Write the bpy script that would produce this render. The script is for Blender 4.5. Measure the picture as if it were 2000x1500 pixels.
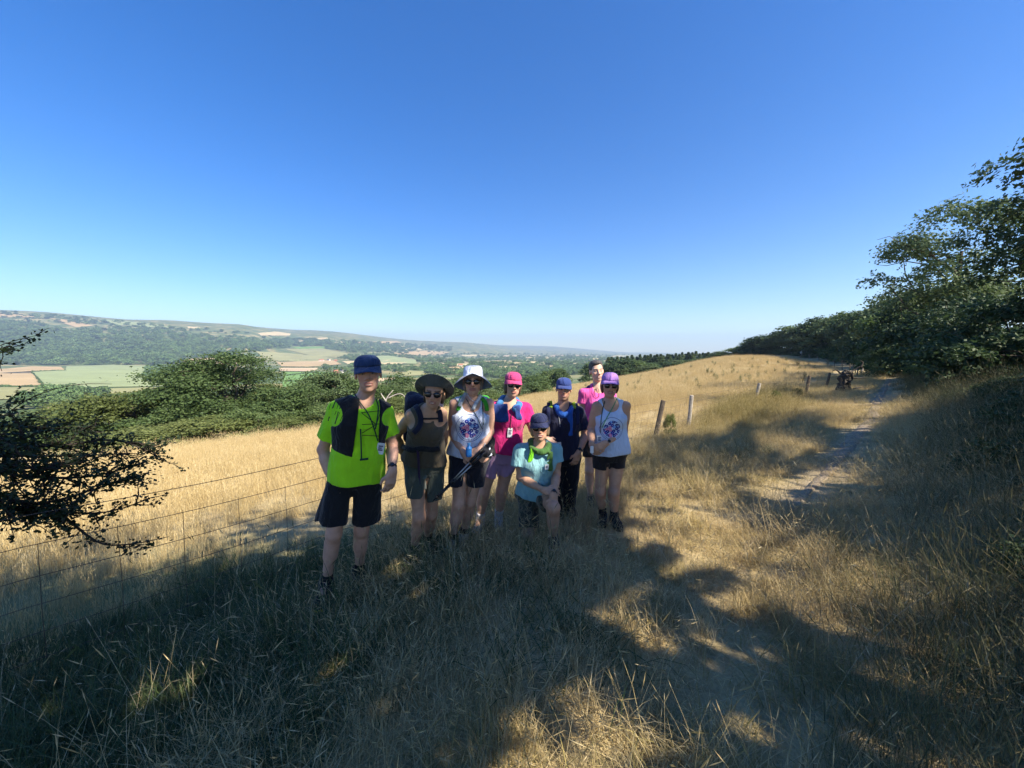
import bpy, math, random
import numpy as np
from mathutils import Vector, Matrix
from mathutils.bvhtree import BVHTree

R = math.radians
scn = bpy.context.scene
for o in list(bpy.data.objects):
    bpy.data.objects.remove(o)
COL = scn.collection

# ------------------------------------------------------------------ camera, sky, sun, exposure
FPX, HORIZON = 751.0, 690.0                      # focal length in photo pixels, eye level row
PITCH = math.atan((750.0 - HORIZON) / FPX)
cam_d = bpy.data.cameras.new('camera')
cam_d.sensor_fit = 'HORIZONTAL'
cam_d.sensor_width = 36.0
cam_d.lens = 36.0 * FPX / 2000.0
cam_d.clip_start = 0.05
cam_d.clip_end = 40000.0
cam = bpy.data.objects.new('camera', cam_d)
cam.rotation_euler = (R(90) - PITCH, 0, 0)
COL.objects.link(cam)
scn.camera = cam

SUN_AZ = math.atan2(0.80, -0.60)                 # compass bearing of the sun from +Y towards +X
SUN_EL = R(43)
TO_SUN = np.array([math.sin(SUN_AZ) * math.cos(SUN_EL), math.cos(SUN_AZ) * math.cos(SUN_EL), math.sin(SUN_EL)])
wld = bpy.data.worlds.new('World')
scn.world = wld
wld.use_nodes = True
wn, wl = wld.node_tree.nodes, wld.node_tree.links
wn.clear()
sky = wn.new('ShaderNodeTexSky')
sky.sky_type = 'NISHITA'
sky.sun_disc = False
sky.sun_elevation = SUN_EL
sky.sun_rotation = SUN_AZ
sky.altitude = 0
sky.air_density = 1.0
sky.dust_density = 0.25
sky.ozone_density = 3.0
hs = wn.new('ShaderNodeHueSaturation')
hs.inputs['Saturation'].default_value = 1.42
hs.inputs['Hue'].default_value = 0.512
bg = wn.new('ShaderNodeBackground')
bg.inputs['Strength'].default_value = 0.073
wo = wn.new('ShaderNodeOutputWorld')
wl.new(sky.outputs[0], hs.inputs['Color'])
wl.new(hs.outputs[0], bg.inputs['Color'])
wl.new(bg.outputs[0], wo.inputs['Surface'])

sun_d = bpy.data.lights.new('sun', 'SUN')
sun_d.energy = 4.0
sun_d.angle = R(0.53)
sun_d.color = (1.0, 0.91, 0.75)
sun = bpy.data.objects.new('sun', sun_d)
sun.rotation_euler = Vector(TO_SUN).to_track_quat('Z', 'Y').to_euler()
COL.objects.link(sun)

vs = scn.view_settings
vs.view_transform = 'Standard'
vs.look = 'None'
vs.exposure = 1.6
vs.gamma = 1.0
vs.use_curve_mapping = False
HAZE_DENSITY = 0.00017
cy = scn.cycles
cy.max_bounces = 6
cy.diffuse_bounces = 3
cy.glossy_bounces = 2
cy.transmission_bounces = 4
cy.transparent_max_bounces = 6
cy.volume_bounces = 0
cy.caustics_reflective = False
cy.caustics_refractive = False
cy.sample_clamp_indirect = 6.0
cy.use_denoising = True

# ------------------------------------------------------------------ helpers
_c, _s = math.cos(PITCH), math.sin(PITCH)
def px(u, v, depth):
    """world point on the line of sight through photo pixel (u, v), DEPTH metres ahead of the camera"""
    a, b = (u - 1000.0) / FPX, (750.0 - v) / FPX
    d = np.array([a, b * _s + _c, b * _c - _s])
    return d * (depth / d[1])
def proj(P):
    P = np.asarray(P, float)
    x, y, z = P[..., 0], P[..., 1], P[..., 2]
    f = y * _c - z * _s
    f = np.where(np.abs(f) < 1e-6, 1e-6, f)
    up = y * _s + z * _c
    return 1000 + FPX * x / f, 750 - FPX * up / f, f
def sstep(a, b, x):
    t = np.clip((np.asarray(x, float) - a) / (b - a), 0, 1)
    return t * t * (3 - 2 * t)

def tag(o, label=None, cat=None, group=None, kind=None):
    if label: o['label'] = label
    if cat: o['category'] = cat
    if group: o['group'] = group
    if kind: o['kind'] = kind
    return o
def empty(name, loc=(0, 0, 0), label=None, cat=None, group=None):
    o = bpy.data.objects.new(name, None)
    o.location = loc
    o.empty_display_size = 0.1
    COL.objects.link(o)
    return tag(o, label, cat, group)
def mesh_data(name, verts, faces, mats=(), smooth=False):
    me = bpy.data.meshes.new(name)
    verts = np.asarray(verts, np.float32)
    if isinstance(faces, np.ndarray):
        n, k = faces.shape
        me.vertices.add(len(verts)); me.vertices.foreach_set('co', verts.ravel())
        me.loops.add(n * k); me.loops.foreach_set('vertex_index', faces.ravel().astype(np.int32))
        me.polygons.add(n)
        me.polygons.foreach_set('loop_start', np.arange(0, n * k, k, dtype=np.int32))
        me.polygons.foreach_set('loop_total', np.full(n, k, np.int32))
        me.update(calc_edges=True)
        me.validate()
    else:
        me.from_pydata([tuple(map(float, v)) for v in verts], [], faces)
        me.update()
    for m in mats:
        me.materials.append(m)
    if smooth:
        me.polygons.foreach_set('use_smooth', np.ones(len(me.polygons), bool))
    return me
def obj(name, me, parent=None, loc=None):
    """link ME as one object; with a parent, LOC and vertices stay in world space"""
    o = bpy.data.objects.new(name, me)
    if loc is not None: o.location = loc
    COL.objects.link(o)
    if parent is not None:
        o.parent = parent
        o.matrix_parent_inverse = Matrix.Translation(parent.location).inverted() if parent.parent is None else Matrix.Translation(parent.parent.location).inverted() if False else Matrix.Identity(4)
        if parent.parent is None:
            o.matrix_parent_inverse = Matrix.Translation(parent.location).inverted()
    return o
def attr(me, name, data, typ='FLOAT'):
    a = me.attributes.new(name, typ, 'POINT')
    d = np.asarray(data, np.float32)
    if typ == 'FLOAT': a.data.foreach_set('value', d.ravel())
    elif typ == 'FLOAT_COLOR':
        if d.shape[1] == 3: d = np.concatenate([d, np.ones((len(d), 1), np.float32)], 1)
        a.data.foreach_set('color', d.ravel())
    else: a.data.foreach_set('vector', d.ravel())

# ------------------------------------------------------------------ material helpers
def N(nt, typ, **kw):
    n = nt.nodes.new(typ)
    for k, v in kw.items():
        if k in n.inputs: n.inputs[k].default_value = v
        else: setattr(n, k, v)
    return n
def mat(name):
    m = bpy.data.materials.new(name)
    m.use_nodes = True
    nt = m.node_tree
    b = nt.nodes['Principled BSDF']
    b.inputs['Roughness'].default_value = 0.85
    if 'Specular IOR Level' in b.inputs: b.inputs['Specular IOR Level'].default_value = 0.25
    return m, nt, b
def ramp(nt, stops, fac=None, interp='LINEAR'):
    n = nt.nodes.new('ShaderNodeValToRGB')
    cr = n.color_ramp
    cr.interpolation = interp
    while len(cr.elements) < len(stops): cr.elements.new(0.5)
    for e, (p, c) in zip(cr.elements, stops):
        e.position = p
        e.color = (*c, 1) if len(c) == 3 else c
    if fac is not None: nt.links.new(fac, n.inputs[0])
    return n
def mix(nt, a, b, fac, mode='MIX'):
    n = nt.nodes.new('ShaderNodeMix')
    n.data_type = 'RGBA'
    n.blend_type = mode
    for s, val in ((0, fac), (6, a), (7, b)):
        if hasattr(val, 'is_output'): nt.links.new(val, n.inputs[s])
        elif isinstance(val, (int, float)): n.inputs[s].default_value = val
        else: n.inputs[s].default_value = (*val, 1)
    return n.outputs[2]
def math_n(nt, op, a, b=None, c=None):
    n = nt.nodes.new('ShaderNodeMath')
    n.operation = op
    for i, val in enumerate((a, b, c)):
        if val is None: continue
        if hasattr(val, 'is_output'): nt.links.new(val, n.inputs[i])
        else: n.inputs[i].default_value = val
    return n.outputs[0]
def noise(nt, scale, detail=3.0, vec=None, rough=0.55, dist=0.0):
    n = N(nt, 'ShaderNodeTexNoise', Scale=scale, Detail=detail, Roughness=rough, Distortion=dist)
    if vec is not None: nt.links.new(vec, n.inputs['Vector'])
    return n.outputs['Fac']
def geo_pos(nt):
    return nt.nodes.new('ShaderNodeNewGeometry').outputs['Position']
def bump(nt, b, h, strength=0.3, dist=0.01):
    n = N(nt, 'ShaderNodeBump', Strength=strength, Distance=dist)
    nt.links.new(h, n.inputs['Height'])
    nt.links.new(n.outputs[0], b.inputs['Normal'])
def plain(name, col, rough=0.8, var=0.12, scale=30.0, bmp=0.0, spec=0.25, metal=0.0):
    m, nt, b = mat(name)
    tc = nt.nodes.new('ShaderNodeTexCoord').outputs['Object']
    f = noise(nt, scale, 4, tc)
    lo = tuple(c * (1 - var) for c in col); hi = tuple(min(1, c * (1 + var)) for c in col)
    r = ramp(nt, [(0.3, lo), (0.7, hi)], f)
    nt.links.new(r.outputs[0], b.inputs['Base Color'])
    b.inputs['Roughness'].default_value = rough
    b.inputs['Specular IOR Level'].default_value = spec
    b.inputs['Metallic'].default_value = metal
    if bmp: bump(nt, b, f, bmp, 0.01)
    return m
def leafy(name, stops, transl=0.35, attr_name='tint', obj_var=0.5, rough=0.6, spec=0.3):
    """blade / leaf material: colour ramp over a per-leaf tint and a per-plant random value, part of the light passes through"""
    m, nt, b = mat(name)
    a = N(nt, 'ShaderNodeAttribute', attribute_name=attr_name).outputs['Fac']
    oi = nt.nodes.new('ShaderNodeObjectInfo').outputs['Random']
    f = math_n(nt, 'ADD', math_n(nt, 'MULTIPLY', a, 1 - obj_var), math_n(nt, 'MULTIPLY', oi, obj_var))
    r = ramp(nt, stops, f)
    nt.links.new(r.outputs[0], b.inputs['Base Color'])
    b.inputs['Roughness'].default_value = rough
    b.inputs['Specular IOR Level'].default_value = spec
    t = nt.nodes.new('ShaderNodeBsdfTranslucent')
    nt.links.new(r.outputs[0], t.inputs['Color'])
    mx = nt.nodes.new('ShaderNodeMixShader')
    mx.inputs[0].default_value = transl
    nt.links.new(b.outputs[0], mx.inputs[1]); nt.links.new(t.outputs[0], mx.inputs[2])
    nt.links.new(mx.outputs[0], nt.nodes['Material Output'].inputs['Surface'])
    return m

# ------------------------------------------------------------------ terrain height
_ctl = []
for u, v, d in [(1500, 1040, 3.86), (1640, 920, 5.9), (1700, 820, 10.4), (1725, 768, 17), (1738, 741, 27), (1735, 722, 50), (1664, 713, 75), (1562, 697, 106),
                (330, 890, 17.4), (640, 850, 20.7), (800, 802, 45), (1000, 765, 105), (1200, 738, 115), (1400, 697, 120), (1560, 692, 112), (1640, 697, 96),
                (1300, 762, 35), (1200, 800, 18), (1500, 742, 42), (1400, 722, 66), (1300, 722, 92), (1000, 800, 30), (1100, 775, 60),
                (1400, 702, 150), (1550, 698, 150), (1700, 690, 130), (1300, 725, 145), (1900, 690, 100)]:
    _ctl.append(px(u, v, d))
_ctl += [np.array(p, float) for p in [(0, 0, -1.77), (-2, 0, -1.86), (-1.1, 2.7, -1.79), (0, 3.9, -1.83), (1, 3.9, -1.81), (1, 4.6, -1.86), (-.7, 3.2, -1.79),
        (2, -3, -1.66), (-3, -3, -1.8), (5, 0, -1.45), (9, 5, -1.3), (14, 10, -1.2), (8, -3, -1.2), (20, 16, -1.2), (35, 30, -1.0), (60, 50, -.8),
        (-2.96, 2.22, -2.06), (-1.77, 3.5, -2.06), (1, 6.5, -2.1), (3.55, 9.2, -2.12), (14, 20.5, -2.2), (-6, -1, -2.1), (-8, 6, -3.1),
        (4.4, 3.3, -1.62), (7.5, 6.2, -1.55), (-20, -10, -3), (0, -30, -1.5), (30, -20, -1), (60, 0, -.5)]]
_ctl = np.array(_ctl)
def _warp(X):
    r = np.hypot(X[..., 0], X[..., 1]) + 1e-6
    k = np.log1p(r / 4.0) / r * 4
    return X[..., :2] * k[..., None]
_cw = _warp(_ctl)
def _U(d2): return np.where(d2 > 1e-12, d2 * np.log(d2 + 1e-12), 0.0)
_n = len(_cw)
_K = _U(((_cw[:, None] - _cw[None]) ** 2).sum(-1)) + 0.05 * np.eye(_n)
_P = np.c_[np.ones(_n), _cw]
_A = np.block([[_K, _P], [_P.T, np.zeros((3, 3))]])
_w = np.linalg.solve(_A, np.r_[_ctl[:, 2], np.zeros(3)])
def _tps(X):
    W = _warp(X).reshape(-1, 2)
    out = np.empty(len(W))
    for i in range(0, len(W), 20000):
        w = W[i:i + 20000]
        out[i:i + 20000] = _U(((w[:, None] - _cw[None]) ** 2).sum(-1)) @ _w[:_n] + _w[_n] + w @ _w[_n + 1:]
    return out.reshape(X.shape[:-1])
# the far country: rows of the photo reached at growing depth, for bearings across the view
_TU = [-900, 0, 300, 450, 600, 900, 1050, 1250, 1500, 2400]
_TD = [40, 60, 120, 250, 500, 900, 1300, 1650, 2000, 2600, 3300, 4500, 6000, 9000]
_TV = [
    [905, 875, 838, 800, 752, 726, 712, 672, 640, 612, 604, 604, 620, 640],
    [895, 868, 838, 800, 752, 726, 714, 676, 640, 610, 606, 610, 630, 650],
    [885, 858, 835, 800, 754, 727, 716, 690, 660, 632, 624, 630, 640, 660],
    [875, 850, 832, 800, 756, 728, 715, 700, 674, 645, 634, 638, 650, 665],
    [865, 842, 826, 796, 757, 728, 713, 706, 698, 680, 655, 645, 650, 668],
    [820, 812, 808, 788, 757, 728, 713, 707, 703, 700, 695, 680, 668, 672],
    [800, 795, 785, 775, 752, 727, 713, 707, 703, 700, 697, 693, 686, 676],
    [765, 755, 742, 750, 740, 724, 712, 707, 703, 700, 697, 695, 693, 688],
    [745, 735, 712, 715, 715, 712, 708, 705, 702, 700, 697, 695, 693, 692],
    [730, 720, 700, 700, 700, 700, 700, 700, 700, 700, 697, 695, 693, 692]]
_TU, _TD, _TV = np.array(_TU, float), np.log(np.array(_TD, float)), np.array(_TV, float)
def _far(X):
    x, y = X[..., 0], np.maximum(X[..., 1], 1.0)
    u = np.clip(1000 + FPX * x / y, _TU[0], _TU[-1])
    ld = np.clip(np.log(y), _TD[0], _TD[-1])
    i = np.clip(np.searchsorted(_TU, u) - 1, 0, len(_TU) - 2); j = np.clip(np.searchsorted(_TD, ld) - 1, 0, len(_TD) - 2)
    a = (u - _TU[i]) / (_TU[i + 1] - _TU[i]); b = (ld - _TD[j]) / (_TD[j + 1] - _TD[j])
    a = a * a * (3 - 2 * a)
    v = (_TV[i, j] * (1 - a) + _TV[i + 1, j] * a) * (1 - b) + (_TV[i, j + 1] * (1 - a) + _TV[i + 1, j + 1] * a) * b
    z = -(v - HORIZON) / FPX * y
    z = z + (np.sin(x * .0047 + y * .0021) + np.sin(x * .0021 - y * .0043 + 1.3)) * np.clip(y / 700, 0, 4)
    return z
def H(X):
    """ground height under plan points X (..., 2)"""
    X = np.asarray(X, float)
    x, y = X[..., 0], X[..., 1]
    r = np.hypot(x, y)
    near = _tps(np.stack([np.clip(x, -90, 170), np.clip(y, -40, 170)], -1))
    bear = 1000 + FPX * x / np.maximum(y, 1.0)
    lo = np.where(y > 0, 45 + 85 * sstep(850, 1300, bear), 60.0)
    w = sstep(lo, lo * 1.7, r)
    back = sstep(8, -8, y / (1 + .02 * np.abs(x)))
    far = _far(X) * (1 - back) + (-2.0 - 0.02 * np.abs(np.minimum(x, 0))) * back
    z = near * (1 - w) + far * w
    z = z + .02 * (np.sin(x * 2.1 + y * 1.3) * np.sin(y * 1.7 - x * .9 + 1)) * sstep(30, 5, r)
    return z
def hz(x, y): return float(H(np.array([[x, y]]))[0])
def ground_at(u, v, dmin=1.0, dmax=12000, lift=0.0):
    """first ground point seen through pixel (u, v)"""
    ds = np.geomspace(dmin, dmax, 900)
    d0 = px(u, v, 1.0)
    P = d0[None] * ds[:, None]
    below = P[:, 2] < H(P[:, :2]) + lift
    i = int(np.argmax(below)) if below.any() else None
    if i is None or i == 0: return None
    a, b = ds[i - 1], ds[i]
    for _ in range(14):
        m = (a + b) / 2
        p = d0 * m
        if p[2] < hz(p[0], p[1]) + lift: b = m
        else: a = m
    return d0 * b
def ground_many(U, V, dmin=1.0, dmax=12000, lift=0.0):
    U, V = np.asarray(U, float), np.asarray(V, float)
    a, b = (U - 1000) / FPX, (750 - V) / FPX
    D = np.stack([a, b * _s + _c, b * _c - _s], -1); D /= D[:, 1:2]
    ds = np.geomspace(dmin, dmax, 420)
    hit = np.full(len(U), np.nan); prev = np.full(len(U), dmin)
    live = np.ones(len(U), bool)
    for d in ds[1:]:
        P = D[live] * d
        bl = P[:, 2] < H(P[:, :2]) + lift
        idx = np.where(live)[0]
        hit[idx[bl]] = d
        live[idx[bl]] = False
        prev[idx[~bl]] = d
        if not live.any(): break
    ok = ~np.isnan(hit)
    lo, hi = prev[ok].copy(), hit[ok].copy(); Dk = D[ok]
    for _ in range(10):
        m = (lo + hi) / 2
        P = Dk * m[:, None]
        bl = P[:, 2] < H(P[:, :2]) + lift
        hi = np.where(bl, m, hi); lo = np.where(bl, lo, m)
    return ok, Dk * hi[:, None]

# ------------------------------------------------------------------ mesh helpers
def spline(P, n):
    P = np.asarray(P, float)
    t = np.r_[0, np.cumsum(np.linalg.norm(np.diff(P, axis=0), axis=1) ** .5)]
    Q = []
    for x in np.linspace(0, t[-1], n):
        i = min(max(np.searchsorted(t, x) - 1, 0), len(P) - 2)
        a = (x - t[i]) / (t[i + 1] - t[i])
        p0, p1, p2, p3 = P[max(i - 1, 0)], P[i], P[i + 1], P[min(i + 2, len(P) - 1)]
        h = t[i + 1] - t[i]
        m1 = (p2 - p0) / (t[i + 1] - t[max(i - 1, 0)]) * h
        m2 = (p3 - p1) / (t[min(i + 2, len(P) - 1)] - t[i]) * h
        Q.append((2*a**3 - 3*a*a + 1) * p1 + (a**3 - 2*a*a + a) * m1 + (-2*a**3 + 3*a*a) * p2 + (a**3 - a*a) * m2)
    return np.array(Q)
def tube(path, radii, seg=6, cap=True):
    path = np.asarray(path, float); n = len(path)
    radii = np.broadcast_to(np.asarray(radii, float), (n,))
    T = np.gradient(path, axis=0); T /= np.linalg.norm(T, axis=1)[:, None] + 1e-9
    ref = np.array([0, 0, 1.0]) if abs(T[0, 2]) < .9 else np.array([1.0, 0, 0])
    V = []
    x = np.cross(ref, T[0]); x /= np.linalg.norm(x)
    for i in range(n):
        x = x - (x @ T[i]) * T[i]; x /= np.linalg.norm(x) + 1e-9
        y = np.cross(T[i], x)
        for k in range(seg):
            a = 2 * math.pi * k / seg
            V.append(path[i] + radii[i] * (math.cos(a) * x + math.sin(a) * y))
    F = [(i * seg + k, i * seg + (k + 1) % seg, (i + 1) * seg + (k + 1) % seg, (i + 1) * seg + k) for i in range(n - 1) for k in range(seg)]
    if cap:
        F.append(tuple(range(seg))[::-1]); F.append(tuple((n - 1) * seg + k for k in range(seg)))
    return V, F
class Bag:
    def __init__(s): s.V, s.F, s.n = [], [], 0
    def add(s, V, F):
        s.V.append(np.asarray(V, float)); s.F += [tuple(i + s.n for i in f) for f in F]; s.n += len(V)
    def mesh(s, name, mats, smooth=True): return mesh_data(name, np.concatenate(s.V), s.F, mats, smooth)
def bend(a, b, rng, k=.12, n=6):
    a, b = np.asarray(a, float), np.asarray(b, float)
    L = np.linalg.norm(b - a)
    off = rng.normal(0, k * L, 3); off2 = rng.normal(0, k * L * .5, 3)
    t = np.linspace(0, 1, n)[:, None]
    return a + (b - a) * t + off * np.sin(math.pi * t) + off2 * np.sin(2 * math.pi * t)

# ------------------------------------------------------------------ ground
def straw_ground(name, dry, mid, green, gmask=True):
    m, nt, b = mat(name)
    p = geo_pos(nt)
    f1 = noise(nt, 0.35, 5, p, 0.6)
    f2 = noise(nt, 6.0, 6, p, 0.7)
    f3 = noise(nt, 45.0, 3, p, 0.7)
    base = ramp(nt, [(0.30, mid), (0.5, dry), (0.72, tuple(min(1, c * 1.18) for c in dry))], f2).outputs[0]
    fine = ramp(nt, [(0.3, (.62, .60, .56)), (0.7, (1.15, 1.12, 1.05))], f3).outputs[0]
    col = mix(nt, base, fine, 0.8, 'MULTIPLY')
    gf = ramp(nt, [(0.46, (0, 0, 0)), (0.66, (1, 1, 1))], f1).outputs[0]
    ga = N(nt, 'ShaderNodeAttribute', attribute_name='green').outputs['Fac']
    gm = math_n(nt, 'MINIMUM', math_n(nt, 'ADD', math_n(nt, 'MULTIPLY', gf, 0.35), ga), 1.0)
    col = mix(nt, col, green, gm)
    ba = N(nt, 'ShaderNodeAttribute', attribute_name='bare').outputs['Fac']
    col = mix(nt, col, ramp(nt, [(.3, (.17, .13, .085)), (.5, (.29, .225, .15)), (.7, (.40, .325, .23))], f2).outputs[0], ba)
    va = N(nt, 'ShaderNodeAttribute', attribute_name='valley').outputs['Fac']
    vn = noise(nt, 0.012, 6, p, 0.6)
    vcol = ramp(nt, [(0.35, (.06, .10, .035)), (0.5, (.11, .14, .05)), (0.62, (.30, .25, .11))], vn).outputs[0]
    col = mix(nt, col, vcol, va)
    nt.links.new(col, b.inputs['Base Color'])
    b.inputs['Roughness'].default_value = 0.95
    bump(nt, b, f3, 0.5, 0.03)
    return m
M_ground = straw_ground('dry_grass_ground', (.47, .37, .205), (.35, .265, .145), (.10, .12, .045))

rad = np.r_[0.0, np.geomspace(0.4, 9000, 236)]
ang = np.r_[np.arange(-78, 78.01, 0.9), np.arange(84, 282, 6.0)]
ang = np.radians(ang)
nr, na = len(rad), len(ang)
gx = rad[:, None] * np.sin(ang)[None]; gy = rad[:, None] * np.cos(ang)[None]
XY = np.stack([gx, gy], -1)
gz = H(XY.reshape(-1, 2)).reshape(nr, na)
gv = np.concatenate([XY, gz[..., None]], -1).reshape(-1, 3)
ii, jj = np.meshgrid(np.arange(nr - 1), np.arange(na), indexing='ij')
j2 = (jj + 1) % na
gf = np.stack([ii * na + jj, ii * na + j2, (ii + 1) * na + j2, (ii + 1) * na + jj], -1).reshape(-1, 4)
me = mesh_data('ground', gv, gf[:, ::-1].copy(), [M_ground], True)
def green_amount(X):
    """how green the grass is: lush on the shaded bank below the fence side, dry on the track and field"""
    x, y = X[:, 0], X[:, 1]
    a = sstep(-.2, -2.2, x - .15 * y) * sstep(4.6, 2.4, y + .3 * x) * sstep(-6, -1, y)
    b = sstep(3.6, 5.5, (x - y) * .72 + 1.6) * sstep(40, 15, np.hypot(x, y))
    return np.clip(a * .85 + b * .7, 0, 1)
attr(me, 'green', green_amount(gv))
rr = np.hypot(gv[:, 0], gv[:, 1]); bb = 1000 + FPX * gv[:, 0] / np.maximum(gv[:, 1], 1)
attr(me, 'valley', sstep(32, 60, rr - 110 * sstep(700, 1250, bb)) * (gv[:, 1] > 0))
ground = tag(obj('ground', me), kind='structure')

# ------------------------------------------------------------------ footpath: a worn strip of pale dry earth
PATH = np.array([(1.5, 2.85), (2.0, 3.27), (2.63, 3.82), (3.8, 4.9), (5.0, 5.95), (7.2, 8.0), (9.8, 10.4), (16.4, 17), (26.5, 27), (38, 39.5), (49, 51), (58, 62), (65.5, 75), (73, 92), (79, 107)])
rng = np.random.default_rng(7)
pc = spline(PATH, 260)
tn = np.gradient(pc, axis=0); tn /= np.linalg.norm(tn, axis=1)[:, None]
nl = np.stack([tn[:, 1], -tn[:, 0]], -1)
wob = np.convolve(rng.normal(0, 1, 280), np.ones(12) / 12, 'same')[:260] * .35
w0 = .14 + .06 * sstep(3, 8, pc[:, 1]) + wob * .25
w0 *= sstep(2.7, 3.9, pc[:, 1]) * .9 + .1
cols = np.linspace(-1, 1, 7)
pv = []
for k in cols:
    q = pc + nl * (k * (w0 + .05 * rng.normal(0, 1, 260) * (abs(k) > .9)))[:, None]
    z = H(q) + .012 * (1 - k * k) + .006 - .05 * abs(k) ** 4 + rng.normal(0, .006, 260) - .09 * sstep(3.5, 2.85, pc[:, 1])
    pv.append(np.c_[q, z])
pv = np.array(pv).transpose(1, 0, 2).reshape(-1, 3)
pf = np.array([(i * 7 + j, i * 7 + j + 1, (i + 1) * 7 + j + 1, (i + 1) * 7 + j) for i in range(259) for j in range(6)])
def path_dist(X):
    d = np.full(len(X), 1e9)
    for i in range(0, len(X), 4000):
        d[i:i + 4000] = np.sqrt(((X[i:i + 4000, None] - pc[None, ::2]) ** 2).sum(-1)).min(1)
    return d

m, nt, b = mat('dry_earth')
p = geo_pos(nt)
f = noise(nt, 9, 7, p, .7)
f2 = noise(nt, 80, 3, p, .6)
c1 = ramp(nt, [(.3, (.17, .13, .085)), (.5, (.29, .225, .15)), (.7, (.40, .325, .23))], f).outputs[0]
nt.links.new(mix(nt, c1, ramp(nt, [(.35, (.7, .7, .7)), (.65, (1.1, 1.1, 1.1))], f2).outputs[0], .8, 'MULTIPLY'), b.inputs['Base Color'])
bump(nt, b, f, .8, .03)
M_dirt = m
attr(ground.data, 'bare', np.clip(1.15 - path_dist(gv[:, :2]) / .42, 0, 1) * .75 * sstep(3.3, 4.8, gv[:, 1]) * (np.hypot(gv[:, 0], gv[:, 1]) < 130))
tag(obj('footpath', mesh_data('footpath', pv, pf, [M_dirt], True)), kind='structure')
# ------------------------------------------------------------------ valley fields, each a sheet laid over the ground
def field_mat(name, c, v=.18):
    m, nt, b = mat(name)
    p = geo_pos(nt)
    f = noise(nt, .01, 6, p, .65); g = noise(nt, .15, 3, p, .6)
    r = ramp(nt, [(.3, tuple(x * (1 - v) for x in c)), (.7, tuple(x * (1 + v) for x in c))], f).outputs[0]
    nt.links.new(mix(nt, r, ramp(nt, [(.3, (.85, .85, .85)), (.7, (1.1, 1.1, 1.1))], g).outputs[0], .7, 'MULTIPLY'), b.inputs['Base Color'])
    b.inputs['Roughness'].default_value = .95
    return m
MF = dict(tan=field_mat('stubble_field', (.42, .30, .15)), straw=field_mat('straw_field', (.52, .41, .22)), pink=field_mat('pale_soil_field', (.50, .36, .22)),
          pale=field_mat('pale_green_field', (.26, .30, .135)), green=field_mat('green_field', (.135, .24, .055)), olive=field_mat('olive_field', (.27, .26, .11)))
def in_poly(U, V, poly):
    U, V = np.asarray(U, float), np.asarray(V, float)
    ins = np.zeros(U.shape, bool)
    n = len(poly)
    for i in range(n):
        x1, y1 = poly[i]; x2, y2 = poly[(i + 1) % n]
        if y1 == y2: continue
        c = ((y1 > V) != (y2 > V)) & (U < (x2 - x1) * (V - y1) / (y2 - y1) + x1)
        ins ^= c
    return ins
FIELD_POLYS = []
def field(poly, kind, dmin=150):
    """drape a sheet over the ground inside a patch outlined in the photo"""
    P = []
    for (a, b2) in zip(poly, poly[1:] + poly[:1]):
        for t in np.linspace(0, 1, 6)[:-1]:
            P.append((a[0] + (b2[0] - a[0]) * t, a[1] + (b2[1] - a[1]) * t))
    P = np.array(P)
    c = P.mean(0)
    rings = [c[None] + (P - c) * s for s in (1, .75, .5, .25)]
    Q = np.concatenate(rings + [c[None]])
    ok, G = ground_many(Q[:, 0], Q[:, 1], dmin)
    if ok.sum() < len(Q): return
    G = G.copy()
    d = np.hypot(G[:, 0], G[:, 1])
    G[:, 2] = H(G[:, :2]) + .35 + d * .0006
    n = len(P); F = []
    for r in range(3):
        for i in range(n):
            j = (i + 1) % n
            F.append((r * n + i, r * n + j, (r + 1) * n + j, (r + 1) * n + i))
    for i in range(n):
        F.append((3 * n + i, 3 * n + (i + 1) % n, 4 * n))
    me = mesh_data('field', G, [f[::-1] for f in F], [MF[kind]], True)
    o = obj('field', me)
    tag(o, kind='structure')
    FIELD_POLYS.append(poly)
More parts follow.
